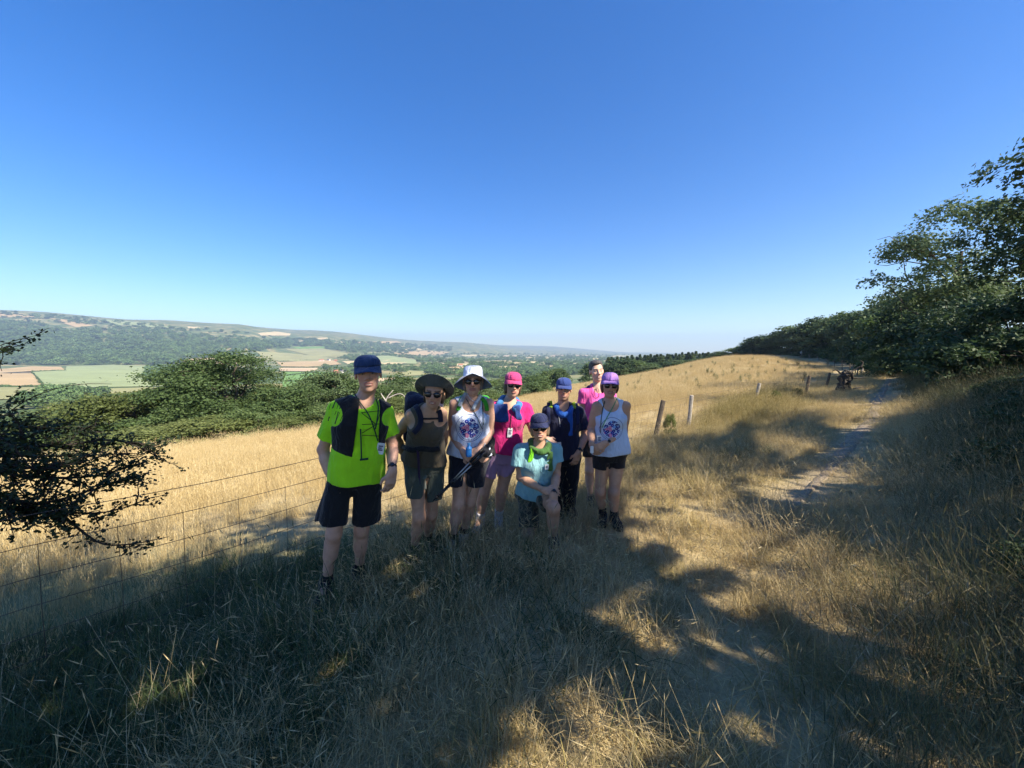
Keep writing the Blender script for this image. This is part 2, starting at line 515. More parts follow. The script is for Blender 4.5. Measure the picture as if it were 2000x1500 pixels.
for poly, kind in [
    ([(-260, 722), (0, 722), (62, 716), (119, 717), (126, 723), (60, 726), (84, 755), (-260, 756)], 'tan'),
    ([(64, 727), (127, 724), (130, 716), (215, 713), (302, 715), (281, 733), (290, 744), (324, 755), (200, 757), (96, 760)], 'pale'),
    ([(-260, 758), (86, 757), (98, 763), (322, 757), (330, 764), (240, 772), (110, 780), (-260, 784)], 'olive'),
    ([(110, 783), (235, 775), (320, 768), (360, 790), (180, 800), (90, 800)], 'straw'),
    ([(-100, 608), (0, 611), (72, 620), (40, 621), (-100, 617)], 'tan'),
    ([(98, 622), (140, 626), (182, 637), (150, 640), (130, 634)], 'tan'),
    ([(200, 624), (280, 631), (345, 641), (300, 640), (225, 635)], 'pale'),
    ([(503, 651), (540, 648), (568, 652), (566, 656), (510, 656)], 'straw'),
    ([(365, 638), (390, 639), (392, 643), (368, 642)], 'straw'),
    ([(500, 687), (560, 690), (640, 698), (655, 703), (600, 707), (520, 705)], 'olive'),
    ([(340, 703), (430, 699), (480, 700), (470, 712), (380, 713)], 'tan'),
    ([(555, 682), (630, 681), (684, 692), (660, 698), (610, 696)], 'olive'),
    ([(570, 678), (632, 677), (640, 681), (580, 682)], 'green'),
    ([(540, 708), (650, 704), (668, 712), (600, 717), (550, 716)], 'tan'),
    ([(545, 719), (622, 719), (612, 726), (548, 725)], 'pink'),
    ([(549, 727), (612, 727), (556, 733)], 'green'),
    ([(556, 735), (625, 727), (658, 728), (652, 736), (620, 744), (552, 744)], 'green'),
    ([(552, 746), (618, 746), (590, 756), (552, 756)], 'green'),
    ([(668, 706), (760, 703), (800, 707), (780, 712), (680, 712)], 'straw'),
    ([(690, 698), (760, 695), (818, 704), (812, 711), (750, 709)], 'pale'),
    ([(766, 690), (830, 685), (880, 688), (860, 694), (790, 695)], 'tan'),
    ([(786, 729), (800, 724), (830, 726), (836, 733), (788, 735)], 'olive'),
    ([(738, 740), (772, 737), (768, 743), (740, 746)], 'pink'),
    ([(866, 718), (905, 716), (908, 724), (870, 726)], 'tan'),
    ([(880, 711), (925, 710), (925, 714), (884, 715)], 'straw'),
    ([(940, 706), (990, 704), (1000, 708), (950, 710)], 'tan'),
    ([(960, 717), (1010, 715), (1030, 720), (965, 722)], 'straw'),
    ([(975, 711), (1010, 708), (1036, 712), (1010, 714)], 'tan'),
    ([(955, 726), (985, 727), (978, 732), (958, 731)], 'straw'),
    ([(1030, 716), (1080, 714), (1090, 718), (1040, 720)], 'tan'),
    ([(990, 729), (1030, 726), (1044, 729), (1010, 734)], 'straw'),
    ([(900, 694), (930, 693), (940, 696), (905, 697)], 'straw'),
    ([(780, 683), (820, 681), (826, 684), (786, 686)], 'straw'),
    ([(640, 668), (668, 667), (670, 670), (645, 671)], 'straw'),
    ([(720, 668), (775, 666), (785, 670), (730, 671)], 'tan'),
    ([(610, 661), (640, 660), (640, 663), (615, 664)], 'straw'),
]:
    field(poly, kind)
rg = random.Random(11)
for i in range(46):                                # thin far strips of stubble and grass across the plain
    u = rg.uniform(840, 1230); v = rg.uniform(694.5, 713)
    w = rg.uniform(8, 26); h = rg.uniform(.5, 1.6)
    field([(u - w, v), (u - w * .3, v - h), (u + w, v - h * .6), (u + w * .8, v + h * .7), (u - w * .4, v + h)], rg.choice(['straw', 'tan', 'pink', 'straw', 'pale', 'olive']), 300)
for i in range(16):                                # strips high on the facing ridge
    u = rg.uniform(560, 860); v = 662 + (u - 560) * .055 + rg.uniform(-6, 10)
    w = rg.uniform(6, 14); h = rg.uniform(.6, 1.3)
    field([(u - w, v), (u - w * .3, v - h), (u + w, v - h * .4), (u + w * .7, v + h), (u - w * .5, v + h)], rg.choice(['straw', 'tan', 'pink']), 300)

# ------------------------------------------------------------------ scattering of uncountable growth
def proto(name, me):
    return bpy.data.objects.new(name, me)          # never linked: only a source for the scatter below
def scatter(name, P, rot, scl, protos, idx, label, cat, hide=False):
    me = bpy.data.meshes.new(name)
    P = np.asarray(P, np.float32)
    me.vertices.add(len(P)); me.vertices.foreach_set('co', P.ravel())
    attr(me, 'rot', rot, 'FLOAT_VECTOR'); attr(me, 'scl', scl, 'FLOAT_VECTOR')
    a = me.attributes.new('pick', 'INT', 'POINT'); a.data.foreach_set('value', np.asarray(idx, np.int32))
    me.update()
    o = obj(name, me)
    tag(o, label, cat, kind='stuff')
    ng = bpy.data.node_groups.new(name, 'GeometryNodeTree')
    ng.interface.new_socket('Geometry', in_out='INPUT', socket_type='NodeSocketGeometry')
    ng.interface.new_socket('Geometry', in_out='OUTPUT', socket_type='NodeSocketGeometry')
    gi, go = ng.nodes.new('NodeGroupInput'), ng.nodes.new('NodeGroupOutput')
    jn = ng.nodes.new('GeometryNodeJoinGeometry')
    for pr in protos:
        oi = ng.nodes.new('GeometryNodeObjectInfo'); oi.inputs['Object'].default_value = pr
        g2 = ng.nodes.new('GeometryNodeGeometryToInstance')
        ng.links.new(oi.outputs['Geometry'], g2.inputs[0]); ng.links.new(g2.outputs[0], jn.inputs[0])
    ip = ng.nodes.new('GeometryNodeInstanceOnPoints')
    def na_(nm, dt):
        n = ng.nodes.new('GeometryNodeInputNamedAttribute'); n.data_type = dt; n.inputs['Name'].default_value = nm
        return n.outputs[0]
    ng.links.new(gi.outputs[0], ip.inputs['Points']); ng.links.new(jn.outputs[0], ip.inputs['Instance'])
    ip.inputs['Pick Instance'].default_value = True
    ng.links.new(na_('pick', 'INT'), ip.inputs['Instance Index'])
    ng.links.new(na_('rot', 'FLOAT_VECTOR'), ip.inputs['Rotation'])
    ng.links.new(na_('scl', 'FLOAT_VECTOR'), ip.inputs['Scale'])
    ng.links.new(ip.outputs[0], go.inputs[0])
    md = o.modifiers.new('scatter', 'NODES'); md.node_group = ng
    return o

# ------------------------------------------------------------------ leaves, tubes, trees
def leaf_faces(C, Nn, size, rng, asp=.55, fold=.25):
    """diamond leaves with a folded midrib at centres C facing Nn; returns verts (4 per leaf), quads->tris"""
    n = len(C)
    Nn = Nn / (np.linalg.norm(Nn, axis=1)[:, None] + 1e-9)
    t = rng.normal(0, 1, (n, 3)); t -= (t * Nn).sum(1)[:, None] * Nn
    t /= np.linalg.norm(t, axis=1)[:, None] + 1e-9
    s = np.cross(Nn, t)
    L = (size * rng.uniform(.7, 1.3, n))[:, None]
    a = C - t * L * .5; b2 = C + t * L * .5
    m_ = C + t * L * .05 + Nn * L * fold * .3
    l = m_ + s * L * asp * .5 - Nn * L * fold * .5; r = m_ - s * L * asp * .5 - Nn * L * fold * .5
    V = np.stack([a, r, b2, l], 1).reshape(-1, 3)
    k = np.arange(n)[:, None] * 4
    F = np.concatenate([k + np.array([[0, 1, 2]]), k + np.array([[0, 2, 3]])], 0)
    return V, F
M_bark = plain('bark', (.085, .068, .050), .95, .35, 9, .6)
M_oak = leafy('oak_leaf', [(0, (.050, .084, .027)), (.5, (.102, .155, .050)), (1, (.17, .22, .075))], .42)
M_hazel = leafy('hazel_leaf', [(0, (.075, .098, .026)), (.5, (.145, .178, .052)), (1, (.22, .24, .085))], .4)
M_dark = leafy('woodland_leaf', [(0, (.022, .044, .018)), (.5, (.044, .078, .030)), (1, (.08, .115, .042))], .3)
M_ash = leafy('ash_leaf', [(0, (.045, .078, .032)), (.5, (.09, .135, .053)), (1, (.15, .19, .075))], .35)
M_conifer = leafy('conifer_needle', [(0, (.045, .075, .032)), (.5, (.08, .125, .05)), (1, (.13, .17, .065))], .25)

def crown_points(rng, w, d, h, z0, nlobe, flat=.75, hollow=.35, ground_=False, lobe=1.0):
    """lobe centres and radii filling an uneven crown"""
    C, Rr = [], []
    for i in range(nlobe):
        while True:
            q = rng.uniform(-1, 1, 3)
            r = np.linalg.norm(q)
            if ground_:
                q[2] = rng.uniform(-1, 1); pr_ = math.sqrt(max(0, 1 - max(q[2], 0) ** 2)) * (1 - .12 * max(-q[2], 0)); th_ = rng.uniform(0, 6.283); rr_ = pr_ * math.sqrt(rng.uniform(.25, 1)); q[0], q[1] = rr_ * math.cos(th_), rr_ * math.sin(th_); break
            if hollow < r < 1: break
        if q[2] < -.55 and not ground_: q[2] *= .5
        C.append([q[0] * w * .5 * .82, q[1] * d * .5 * .82, z0 + h * (.5 + .42 * q[2])])
        Rr.append(rng.uniform(.13, .24) * (w + h) * .5 * lobe)
    return np.array(C), np.array(Rr)
def crown_leaves(rng, C, Rr, n_leaf, size, flat=.75, keep=None, twig=14, spread=.16, up=.5, asp=.55):
    area = Rr ** 2
    nt_ = max(1, n_leaf // twig)
    li = rng.choice(len(C), nt_, p=area / area.sum())
    q = rng.normal(0, 1, (nt_, 3)); q /= np.linalg.norm(q, axis=1)[:, None]
    q[:, 2] = np.where(q[:, 2] < -.3, -q[:, 2] * .6, q[:, 2])
    rad_ = Rr[li] * rng.uniform(.55, 1.08, nt_) 
    T = C[li] + q * rad_[:, None] * np.array([1, 1, flat])
    if keep is not None:
        k = keep(T); T, q, li = T[k], q[k], li[k]
    n = len(T) * twig
    sp = (spread * Rr[li]).repeat(twig)[:, None]
    P = T.repeat(twig, 0) + rng.normal(0, 1, (n, 3)) * sp * np.array([1, 1, .6])
    if keep is not None:
        k = keep(P)
    Nn = q.repeat(twig, 0) * .6 + rng.normal(0, .55, (n, 3)) + np.array([0, 0, up])
    tint = np.clip(rng.normal(.5, .2, len(T)).repeat(twig) + rng.normal(0, .12, n), 0, 1)
    if keep is not None: P, Nn, tint = P[k], Nn[k], tint[k]
    V, F = leaf_faces(P, Nn, size, rng, asp)
    return V, F, tint.repeat(4)
def make_tree(seed, w, h, trunk=.25, nlobe=26, leaves=9000, size=.16, mat_=None, d=None, flat=.75, keep=None, low=.22, up=.5, asp=.55, limbs=9, twig=14, lobe=1.0):
    rng = np.random.default_rng(seed)
    d = d or w
    z0 = h * low
    C, Rr = crown_points(rng, w, d, h - z0, z0, nlobe, flat, ground_=low < .1, lobe=lobe)
    tp_, bt_ = (C[:, 2] + Rr * flat * .95).max(), (C[:, 2] - Rr * flat * .6).min()
    C[:, 2] = z0 + (C[:, 2] - bt_) * (h - z0) / (tp_ - bt_)
    for ax, ww in ((0, w), (1, d)):
        lo_, hi_ = (C[:, ax] - Rr * .9).min(), (C[:, ax] + Rr * .9).max()
        C[:, ax] = (C[:, ax] - (lo_ + hi_) / 2) * ww / (hi_ - lo_)
    V, F, tint = crown_leaves(rng, C, Rr, leaves, size, flat, keep, twig, up=up, asp=asp)
    cm = mesh_data('crown', V, F, [mat_ or M_oak]); attr(cm, 'tint', tint)
    bag = Bag()
    top = np.array([rng.normal(0, .04 * w), rng.normal(0, .04 * w), h * .72])
    tr = bend((0, 0, -.4), top, rng, .03, 8)
    bag.add(*tube(tr, np.linspace(trunk, trunk * .3, 8) * (1 + .5 * (np.arange(8) == 0)), 8))
    for i in rng.permutation(len(C))[:limbs]:
        s = tr[rng.integers(2, 7)]
        if s[2] > C[i][2] + h * .05: s = tr[2]
        pth = bend(s, C[i], rng, .08, 6)
        bag.add(*tube(pth, np.linspace(trunk * .42, trunk * .07, 6), 5))
        for _ in range(2):
            e = C[i] + rng.normal(0, .6, 3) * Rr[i]
            bag.add(*tube(bend(pth[3], e, rng, .1, 4), np.linspace(trunk * .16, trunk * .04, 4), 4))
    return bag.mesh('trunk', [M_bark]), cm
def place_tree(name, tm, cm, loc, rot, scl, label, cat='tree', group=None):
    e = empty(name, loc, label, cat, group)
    e.rotation_euler = (0, 0, rot); e.scale = scl if hasattr(scl, '__len__') else (scl,) * 3
    for nm, me_ in (('trunk', tm), ('crown', cm)):
        o = bpy.data.objects.new(nm, me_); COL.objects.link(o); o.parent = e
        if nm == 'crown': o['kind'] = 'stuff'
    return e
def tree_at(u, depth, top_v, width_px, base_w, base_h, sink=.2):
    """base point and scale so that a tree standing at (bearing u, depth) reaches row top_v with the given width"""
    x = (u - 1000) / FPX * depth
    z = hz(x, depth) - sink
    ztop = px(u, top_v, depth)[2]
    sh = (ztop - z) / base_h
    sw = width_px / FPX * depth / base_w
    return (x, depth, z), (sw, sw, sh)

M_far = [leafy('far_leaf', [(0, tuple(c * k * .45 for c in (.11, .18, .06))), (.5, tuple(c * k for c in (.11, .18, .06))), (1, tuple(c * k * 1.45 for c in (.125, .18, .06)))], .25, obj_var=.6) for k in (.75, 1.0, 1.3)]
# far trees for the valley woods
def far_tree(seed, mat_, conifer=False):
    rng = np.random.default_rng(seed)
    if conifer:
        n = 420
        t = rng.uniform(0, 1, n) ** .8
        a = rng.uniform(0, 2 * math.pi, n)
        r = (1 - t) * .26 * rng.uniform(.5, 1.05, n) + .01
        P = np.c_[np.cos(a) * r, np.sin(a) * r, .05 + t * .95]
        Nn = np.c_[np.cos(a), np.sin(a), np.full(n, .7)] + rng.normal(0, .4, (n, 3))
        V, F = leaf_faces(P, Nn, .10, rng, .5)
        me_ = mesh_data('far_conifer', V, F, [mat_]); attr(me_, 'tint', rng.uniform(0, 1, n).repeat(4)); return me_
    C, Rr = crown_points(rng, 1.0, 1.0, .85, .02, 14, .8, .2)
    V, F, tint = crown_leaves(rng, C, Rr, 640, .12, .8, None, 8, spread=.3, up=.4, asp=.75)
    me_ = mesh_data('far_tree', V, F, [mat_]); attr(me_, 'tint', tint)
    return me_
PF = [proto('far_tree_source', far_tree(300 + i, m_)) for i, m_ in enumerate([M_far[0], M_far[1], M_far[2], M_far[1], M_far[2], M_far[1]])]
PFC = [proto('far_conifer_source', far_tree(320 + i, M_conifer, True)) for i in range(3)]
rng = np.random.default_rng(21)
def wood_points(poly, n, dmin, skip=True):
    P = np.array(poly)
    U = rng.uniform(P[:, 0].min(), P[:, 0].max(), n * 3); V = rng.uniform(P[:, 1].min(), P[:, 1].max(), n * 3)
    k = in_poly(U, V, poly)
    if skip:
        for fp in FIELD_POLYS: k &= ~in_poly(U, V, fp)
    U, V = U[k][:n], V[k][:n]
    ok, G = ground_many(U, V, dmin)
    return G
def lay_wood(name, P, size, label, protos=PF, cat='woodland', sv=.45, squash=.9):
    n = len(P)
    s = size * rng.uniform(1 - sv, 1 + sv, n)
    P = P.copy(); P[:, 2] = H(P[:, :2]) - .08 * s
    scatter(name, P, np.c_[np.zeros((n, 2)), rng.uniform(0, 6.28, n)], np.c_[s, s * rng.uniform(.85, 1.15, n), s * squash * rng.uniform(.85, 1.2, n)], protos, rng.integers(0, len(protos), n), label, cat)
W1 = wood_points([(-260, 622), (60, 630), (130, 648), (240, 640), (330, 650), (430, 662), (560, 672), (520, 684), (470, 690), (430, 702), (330, 712), (300, 713), (-260, 714)], 3200, 600)
lay_wood('hillside_woodland', W1, 23, 'dense broadleaf wood covering the far hillside above the pale fields')
W2 = wood_points([(470, 668), (600, 664), (760, 672), (890, 678), (880, 686), (770, 688), (690, 690), (640, 682), (560, 680), (500, 686)], 700, 900)
lay_wood('ridge_woodland', W2, 30, 'blue green woodland band along the foot of the long ridge')
W3 = wood_points([(290, 720), (330, 718), (380, 722), (370, 752), (326, 754), (296, 744), (286, 734)], 140, 300, False)
lay_wood('field_corner_copse', W3, 15, 'rounded copse at the corner of the pale green field')
W4 = wood_points([(30, 785), (90, 768), (160, 762), (205, 765), (200, 790), (60, 800)], 90, 200, False)
lay_wood('dark_valley_copse', W4, 11, 'dark copse below the pale green field beyond the hazel bushes')
W5 = wood_points([(625, 718), (700, 712), (800, 716), (840, 722), (780, 728), (690, 730), (640, 726)], 200, 350)
lay_wood('valley_copse', W5, 11, 'belt of trees beside the bright green field on the valley floor')
W6 = wood_points([(820, 712), (1000, 700), (1230, 696), (1230, 726), (1000, 740), (830, 730)], 1300, 350)
lay_wood('plain_woodland', W6, 13, 'scattered woods and hedges over the hazy plain')
W7 = wood_points([(640, 694), (900, 690), (1230, 693), (1230, 703), (900, 708), (680, 706)], 900, 900)
lay_wood('distant_woodland', W7, 16, 'thin lines of distant trees between the straw strips')
# ridge skyline trees and hedges
US = np.r_[rng.uniform(-200, 900, 240), rng.uniform(0, 360, 90)]
ok, G = ground_many(US, 606 + np.clip((US - 0) * .093, 0, 90) + rng.uniform(0, 14, len(US)), 900)
lay_wood('skyline_hedgerow', G, 24, 'dark hedgerow trees along the skyline of the ridge', squash=.7)
HL = [[(-250, 716), (60, 713), (130, 713), (300, 712)], [(62, 726), (127, 724), (130, 717)], [(62, 727), (84, 755), (98, 763)], [(-250, 757), (84, 756)],
      [(548, 718), (625, 718)], [(550, 727), (612, 727)], [(553, 745), (620, 745)], [(556, 734), (625, 727)], [(500, 706), (650, 703), (720, 700)],
      [(690, 713), (810, 712)], [(660, 698), (760, 694)], [(330, 715), (470, 713), (540, 717)], [(120, 782), (330, 766)], [(770, 696), (880, 693)], [(730, 720), (900, 716), (1020, 714)]]
hp = []
for L in HL:
    for (a, b2) in zip(L, L[1:]):
        n = max(4, int(math.hypot(b2[0] - a[0], b2[1] - a[1]) / 1.5))
        t = np.linspace(0, 1, n)
        hp.append(np.c_[a[0] + (b2[0] - a[0]) * t, a[1] + (b2[1] - a[1]) * t])
hp = np.concatenate(hp)
ok, G = ground_many(hp[:, 0], hp[:, 1] + rng.normal(0, .2, len(hp)), 200)
lay_wood('valley_hedgerow', G, 4.2, 'clipped dark hedges dividing the valley fields', squash=.7, cat='hedge')

# farm houses far down in the valley
M_wall = plain('rendered_wall', (.62, .57, .50), .9, .1, .5)
M_brick = plain('brick_wall', (.34, .16, .10), .9, .15, .6)
M_slate = plain('slate_roof', (.12, .12, .13), .8, .2, .6)
M_tile = plain('clay_tile_roof', (.33, .14, .08), .85, .2, .6)
M_pane = plain('dark_pane', (.03, .035, .04), .2, .1, 1, spec=.5)
def house(u, v, w, dpt, hgt, rz, wall, roof, label):
    g = ground_at(u, v, 200)
    if g is None: return
    e = empty('farmhouse', (g[0], g[1], hz(g[0], g[1]) - .3), label, 'house', 'farm buildings in the valley')
    e.rotation_euler = (0, 0, rz)
    def part(name, V, F, m_):
        o = bpy.data.objects.new(name, mesh_data(name, V, F, [m_])); COL.objects.link(o); o.parent = e; return o
    x, y = w / 2, dpt / 2
    r = hgt + dpt * .42
    part('wall', [(-x, -y, 0), (x, -y, 0), (x, y, 0), (-x, y, 0), (-x, -y, hgt), (x, -y, hgt), (x, y, hgt), (-x, y, hgt), (-x, 0, r), (x, 0, r)],
         [(0, 1, 5, 4), (2, 3, 7, 6), (1, 2, 6, 9, 5), (3, 0, 4, 8, 7)], wall)
    o_, t = .5, .25
    part('roof', [(-x - o_, -y - o_, hgt - .3), (x + o_, -y - o_, hgt - .3), (x + o_, 0, r + .15), (-x - o_, 0, r + .15), (x + o_, y + o_, hgt - .3), (-x - o_, y + o_, hgt - .3),
                  (-x - o_, -y - o_, hgt - .3 + t), (x + o_, -y - o_, hgt - .3 + t), (x + o_, 0, r + .15 + t), (-x - o_, 0, r + .15 + t), (x + o_, y + o_, hgt - .3 + t), (-x - o_, y + o_, hgt - .3 + t)],
         [(3, 2, 1, 0), (5, 4, 2, 3), (6, 7, 8, 9), (9, 8, 10, 11), (0, 1, 7, 6), (4, 5, 11, 10), (1, 2, 8, 7), (2, 4, 10, 8), (3, 0, 6, 9), (5, 3, 9, 11)], roof)
    c = x * .6
    part('chimney', [(c - .5, -.5, r - 1), (c + .5, -.5, r - 1), (c + .5, .5, r - 1), (c - .5, .5, r - 1), (c - .5, -.5, r + 1.6), (c + .5, -.5, r + 1.6), (c + .5, .5, r + 1.6), (c - .5, .5, r + 1.6)],
         [(0, 1, 5, 4), (1, 2, 6, 5), (2, 3, 7, 6), (3, 0, 4, 7), (4, 5, 6, 7)], M_brick)
    for k in (-.55, 0, .55):
        for zz in (1.2, 3.6):
            if zz + 1.4 > hgt: continue
            q = k * x
            part('window', [(q - .6, -y - .06, zz), (q + .6, -y - .06, zz), (q + .6, -y - .06, zz + 1.3), (q - .6, -y - .06, zz + 1.3), (q - .6, -y + .1, zz), (q + .6, -y + .1, zz), (q + .6, -y + .1, zz + 1.3), (q - .6, -y + .1, zz + 1.3)],
                 [(0, 1, 2, 3), (1, 0, 4, 5), (2, 1, 5, 6), (3, 2, 6, 7), (0, 3, 7, 4)], M_pane)
house(383, 712, 16, 9, 6, .3, M_wall, M_slate, 'white farmhouse with slate roof left of the round oak crown')
house(396, 713, 10, 7, 4, 1.2, M_wall, M_tile, 'small white barn beside the slate roofed farmhouse')
house(657, 729, 11, 7, 5, .1, M_brick, M_tile, 'red brick farmhouse at the end of the bright green field')
house(668, 728, 7, 5, 4, .5, M_wall, M_slate, 'little white cottage next to the red brick farmhouse')
house(628, 706, 20, 10, 6, .2, M_wall, M_tile, 'long pale barn in the hamlet above the straw field')
house(642, 705, 14, 9, 6, -.3, M_wall, M_slate, 'grey roofed house in the hamlet above the straw field')
house(656, 706, 12, 8, 5, .4, M_brick, M_tile, 'brick house at the right end of the hamlet')
house(900, 716, 12, 8, 5, .4, M_wall, M_tile, 'pale farmhouse far out on the plain near the dark treeline')
# ------------------------------------------------------------------ light gaps: where the photo shows sun through the canopy behind the camera
LIT = [
    [(-400, 1010), (0, 1000), (250, 988), (416, 985), (512, 972), (640, 942), (760, 935), (900, 945), (1010, 955), (1130, 950), (1170, 880), (1230, 858), (1300, 856), (1400, 846), (1465, 805), (1488, 768), (1640, 762),
     (1680, 745), (1700, 712), (1640, 690), (1300, 600), (-400, 600)],
    [(1470, 842), (1500, 858), (1590, 866), (1592, 896), (1540, 902), (1490, 886)],
    [(1595, 788), (1640, 793), (1700, 798), (1728, 812), (1690, 838), (1615, 832)],
    [(1686, 708), (1725, 708), (1745, 725), (1730, 758), (1690, 759)],
    [(1588, 912), (1660, 914), (1656, 934), (1596, 934)],
    [(1475, 938), (1540, 928), (1550, 957), (1490, 968)],
    [(1228, 965), (1320, 935), (1380, 955), (1420, 1005), (1480, 1060), (1500, 1100), (1430, 1130), (1350, 1108), (1330, 1160), (1240, 1150), (1205, 1110), (1255, 1060)],
    [(1510, 1065), (1620, 1070), (1680, 1120), (1640, 1150), (1540, 1120)],
    [(1640, 1150), (1722, 1172), (1800, 1225), (1930, 1285), (2080, 1340), (2080, 1480), (1900, 1420), (1790, 1335), (1715, 1255)],
    [(1420, 1160), (1560, 1170), (1640, 1230), (1560, 1250), (1440, 1210)],
    [(1290, 1060), (1500, 1050), (1660, 1075), (1850, 1150), (1990, 1250), (1990, 1300), (1790, 1215), (1640, 1180), (1540, 1190), (1400, 1165)],
    [(1240, 1215), (1330, 1200), (1420, 1260), (1480, 1330), (1400, 1310), (1300, 1260)],
    [(1760, 1400), (1860, 1430), (1980, 1500), (1860, 1520), (1780, 1460)],
    [(1540, 1270), (1660, 1300), (1790, 1380), (1740, 1420), (1640, 1390), (1560, 1340)],
    [(1008, 1405), (1060, 1356), (1130, 1368), (1205, 1420), (1215, 1520), (1015, 1520)],
    [(1160, 1155), (1240, 1150), (1262, 1192), (1175, 1204)],
    [(780, 1160), (810, 1160), (812, 1200), (780, 1205)],
    [(290, 1345), (335, 1345), (345, 1395), (285, 1400)],
    [(1455, 1385), (1500, 1395), (1515, 1430), (1460, 1425)],
    [(1330, 1430), (1365, 1450), (1400, 1520), (1320, 1520)],
    [(1700, 1090), (1760, 1105), (1850, 1150), (1840, 1175), (1740, 1140)],
    [(950, 1440), (985, 1420), (990, 1500), (955, 1500)],
]
LIT_SPOTS = [(px(1160, 725, 4.55), .16), (px(1150, 790, 4.55), .17), (px(1172, 770, 4.5), .14), (px(1030, 815, 3.85), .05), (px(1012, 920, 3.6), .05)]
def light_gap(P):
    """True where a twig at P throws its shadow on a spot that the sun reaches in the photo"""
    P = np.asarray(P, float)
    G = P.copy()
    t = np.zeros(len(P))
    for _ in range(6):
        dz = G[:, 2] - H(G[:, :2]) - .05
        t = t + dz / TO_SUN[2]
        G = P - TO_SUN[None] * t[:, None]
    hit = np.zeros(len(P), bool)
    dap = np.sin(G[:, 0] * 5.1 + 2 * np.sin(G[:, 1] * 3.3)) * np.sin(G[:, 1] * 5.7 + 2 * np.sin(G[:, 0] * 2.9)) < .42      # a few sprays stay and dapple the light
    for dx, dy in ((0, 0), (.13, 0), (-.13, 0), (0, .13), (0, -.13)):
        U, V, f = proj(G + np.array([dx, dy, 0]))
        for i_, poly in enumerate(LIT): hit |= (f > .3) & in_poly(U, V, poly) & (dap | (i_ == 0))
    hit |= np.sin(G[:, 0] * 4.3 + 1.7 * np.sin(G[:, 1] * 2.7) + 1) * np.sin(G[:, 1] * 3.9 + 1.7 * np.sin(G[:, 0] * 3.1)) > .93      # stray chinks
    for c, r in LIT_SPOTS:
        dlt = P - c[None]
        s = dlt @ TO_SUN
        q = np.linalg.norm(dlt - s[:, None] * TO_SUN[None], axis=1)
        hit |= (s > 0) & (q < r + .12)
    return hit
def keep_fn(loc, rot, scl, also_frame=False):
    c, s = math.cos(rot), math.sin(rot)
    def k(T):
        W = np.stack([(T[:, 0] * c - T[:, 1] * s) * scl + loc[0], (T[:, 0] * s + T[:, 1] * c) * scl + loc[1], T[:, 2] * scl + loc[2]], -1)
        ok = ~light_gap(W)
        if also_frame:                              # off-camera trees keep their branches out of the open sky
            U, V, f = proj(W)
            ok &= ~((f > 0) & (U < 2030) & (U > -60) & (V > -60))
        return ok
    return k

# ------------------------------------------------------------------ overhanging trees behind and beside the camera: they shade the group
shade = [(7.2, -4.6, 8.5, 9.5, 'tall ash', 8500), (10.5, 0.2, 9.0, 10.0, 'broad oak', 8000), (13.8, 4.6, 8.0, 9.0, 'leaning oak', 9000), (17.2, 0.2, 9.0, 10.5, 'old spreading oak', 9000), (6.0, -1.2, 6.5, 8.0, 'slim field maple', 7000), (2.6, -2.9, 8.5, 9.6, 'wide crowned oak', 11000)]
for i, (x, y, w, h, nm, nl_) in enumerate(shade):
    loc = (x, y, hz(x, y) - .2)
    tm, cm = make_tree(900 + i, w, h, .22, 46, nl_, .27, M_ash if i % 2 else M_oak, keep=keep_fn(loc, 0, 1, True), low=.30, asp=.65, limbs=12, twig=10)
    place_tree('woodland_tree', tm, cm, loc, 0, 1, f'{nm} overhanging the track opposite the posing group', group='trees overhanging the path')

# ------------------------------------------------------------------ tree belt along the right of the path
belt_meshes = [make_tree(40 + i, 6, 8, .16, 18, 9000, .30, [M_oak, M_ash, M_dark, M_ash][i], low=.03, limbs=6, up=.2, asp=.8, twig=8, lobe=1.15) for i in range(4)]
near_belt = [
    # u, depth, top row, width px, leaves, size, material, low, name, label
    (2085, 13, 200, 330, 14000, .17, M_dark, .34, 'tall dark ash reaching in over the sky at the right edge'),
    (1850, 24, 392, 270, 17000, .21, M_ash, .30, 'tall airy ash standing above the hedge on the right'),
    (1985, 15, 570, 330, 15000, .18, M_dark, .02, 'dense dark hazel thicket under the tall ash'),
    (1870, 21, 575, 250, 14000, .21, M_dark, .02, 'dense blackthorn mass below the airy ash'),
    (1790, 30, 570, 180, 11000, .25, M_dark, .03, 'rounded dark maple where the hedge meets the path'),
    (2015, 12, 640, 330, 13000, .15, M_dark, .01, 'low dark bramble and hazel mass beside the tall grass'),
    (1895, 18, 650, 210, 12000, .17, M_oak, .01, 'low hawthorn bush behind the tall grass on the bank'),
    (1815, 25, 655, 130, 9000, .20, M_oak, .01, 'low elder bush nearest the bend of the path'),
]
for i, (u, dep, tv, wp, nl_, sz, mt, low, lab) in enumerate(near_belt):
    loc, (sw, _, sh) = tree_at(u, dep, tv, wp, 1, 1)
    kf = None
    tm, cm = make_tree(960 + i, sw, sh, .05 + .018 * sh, 34, nl_, sz, mt, keep=kf, low=low, limbs=12, flat=.7 if low > .29 else .8, twig=12, lobe=.86 if low > .29 else 1.0)
    place_tree('hedge_tree', tm, cm, loc, 0, 1, lab, group='trees along the right side of the path')
rg = random.Random(5)
ordn = ['first', 'second', 'third', 'fourth', 'fifth', 'sixth', 'seventh', 'eighth', 'ninth', 'tenth', 'eleventh', 'twelfth', 'thirteenth', 'fourteenth', 'fifteenth', 'sixteenth', 'seventeenth', 'eighteenth']
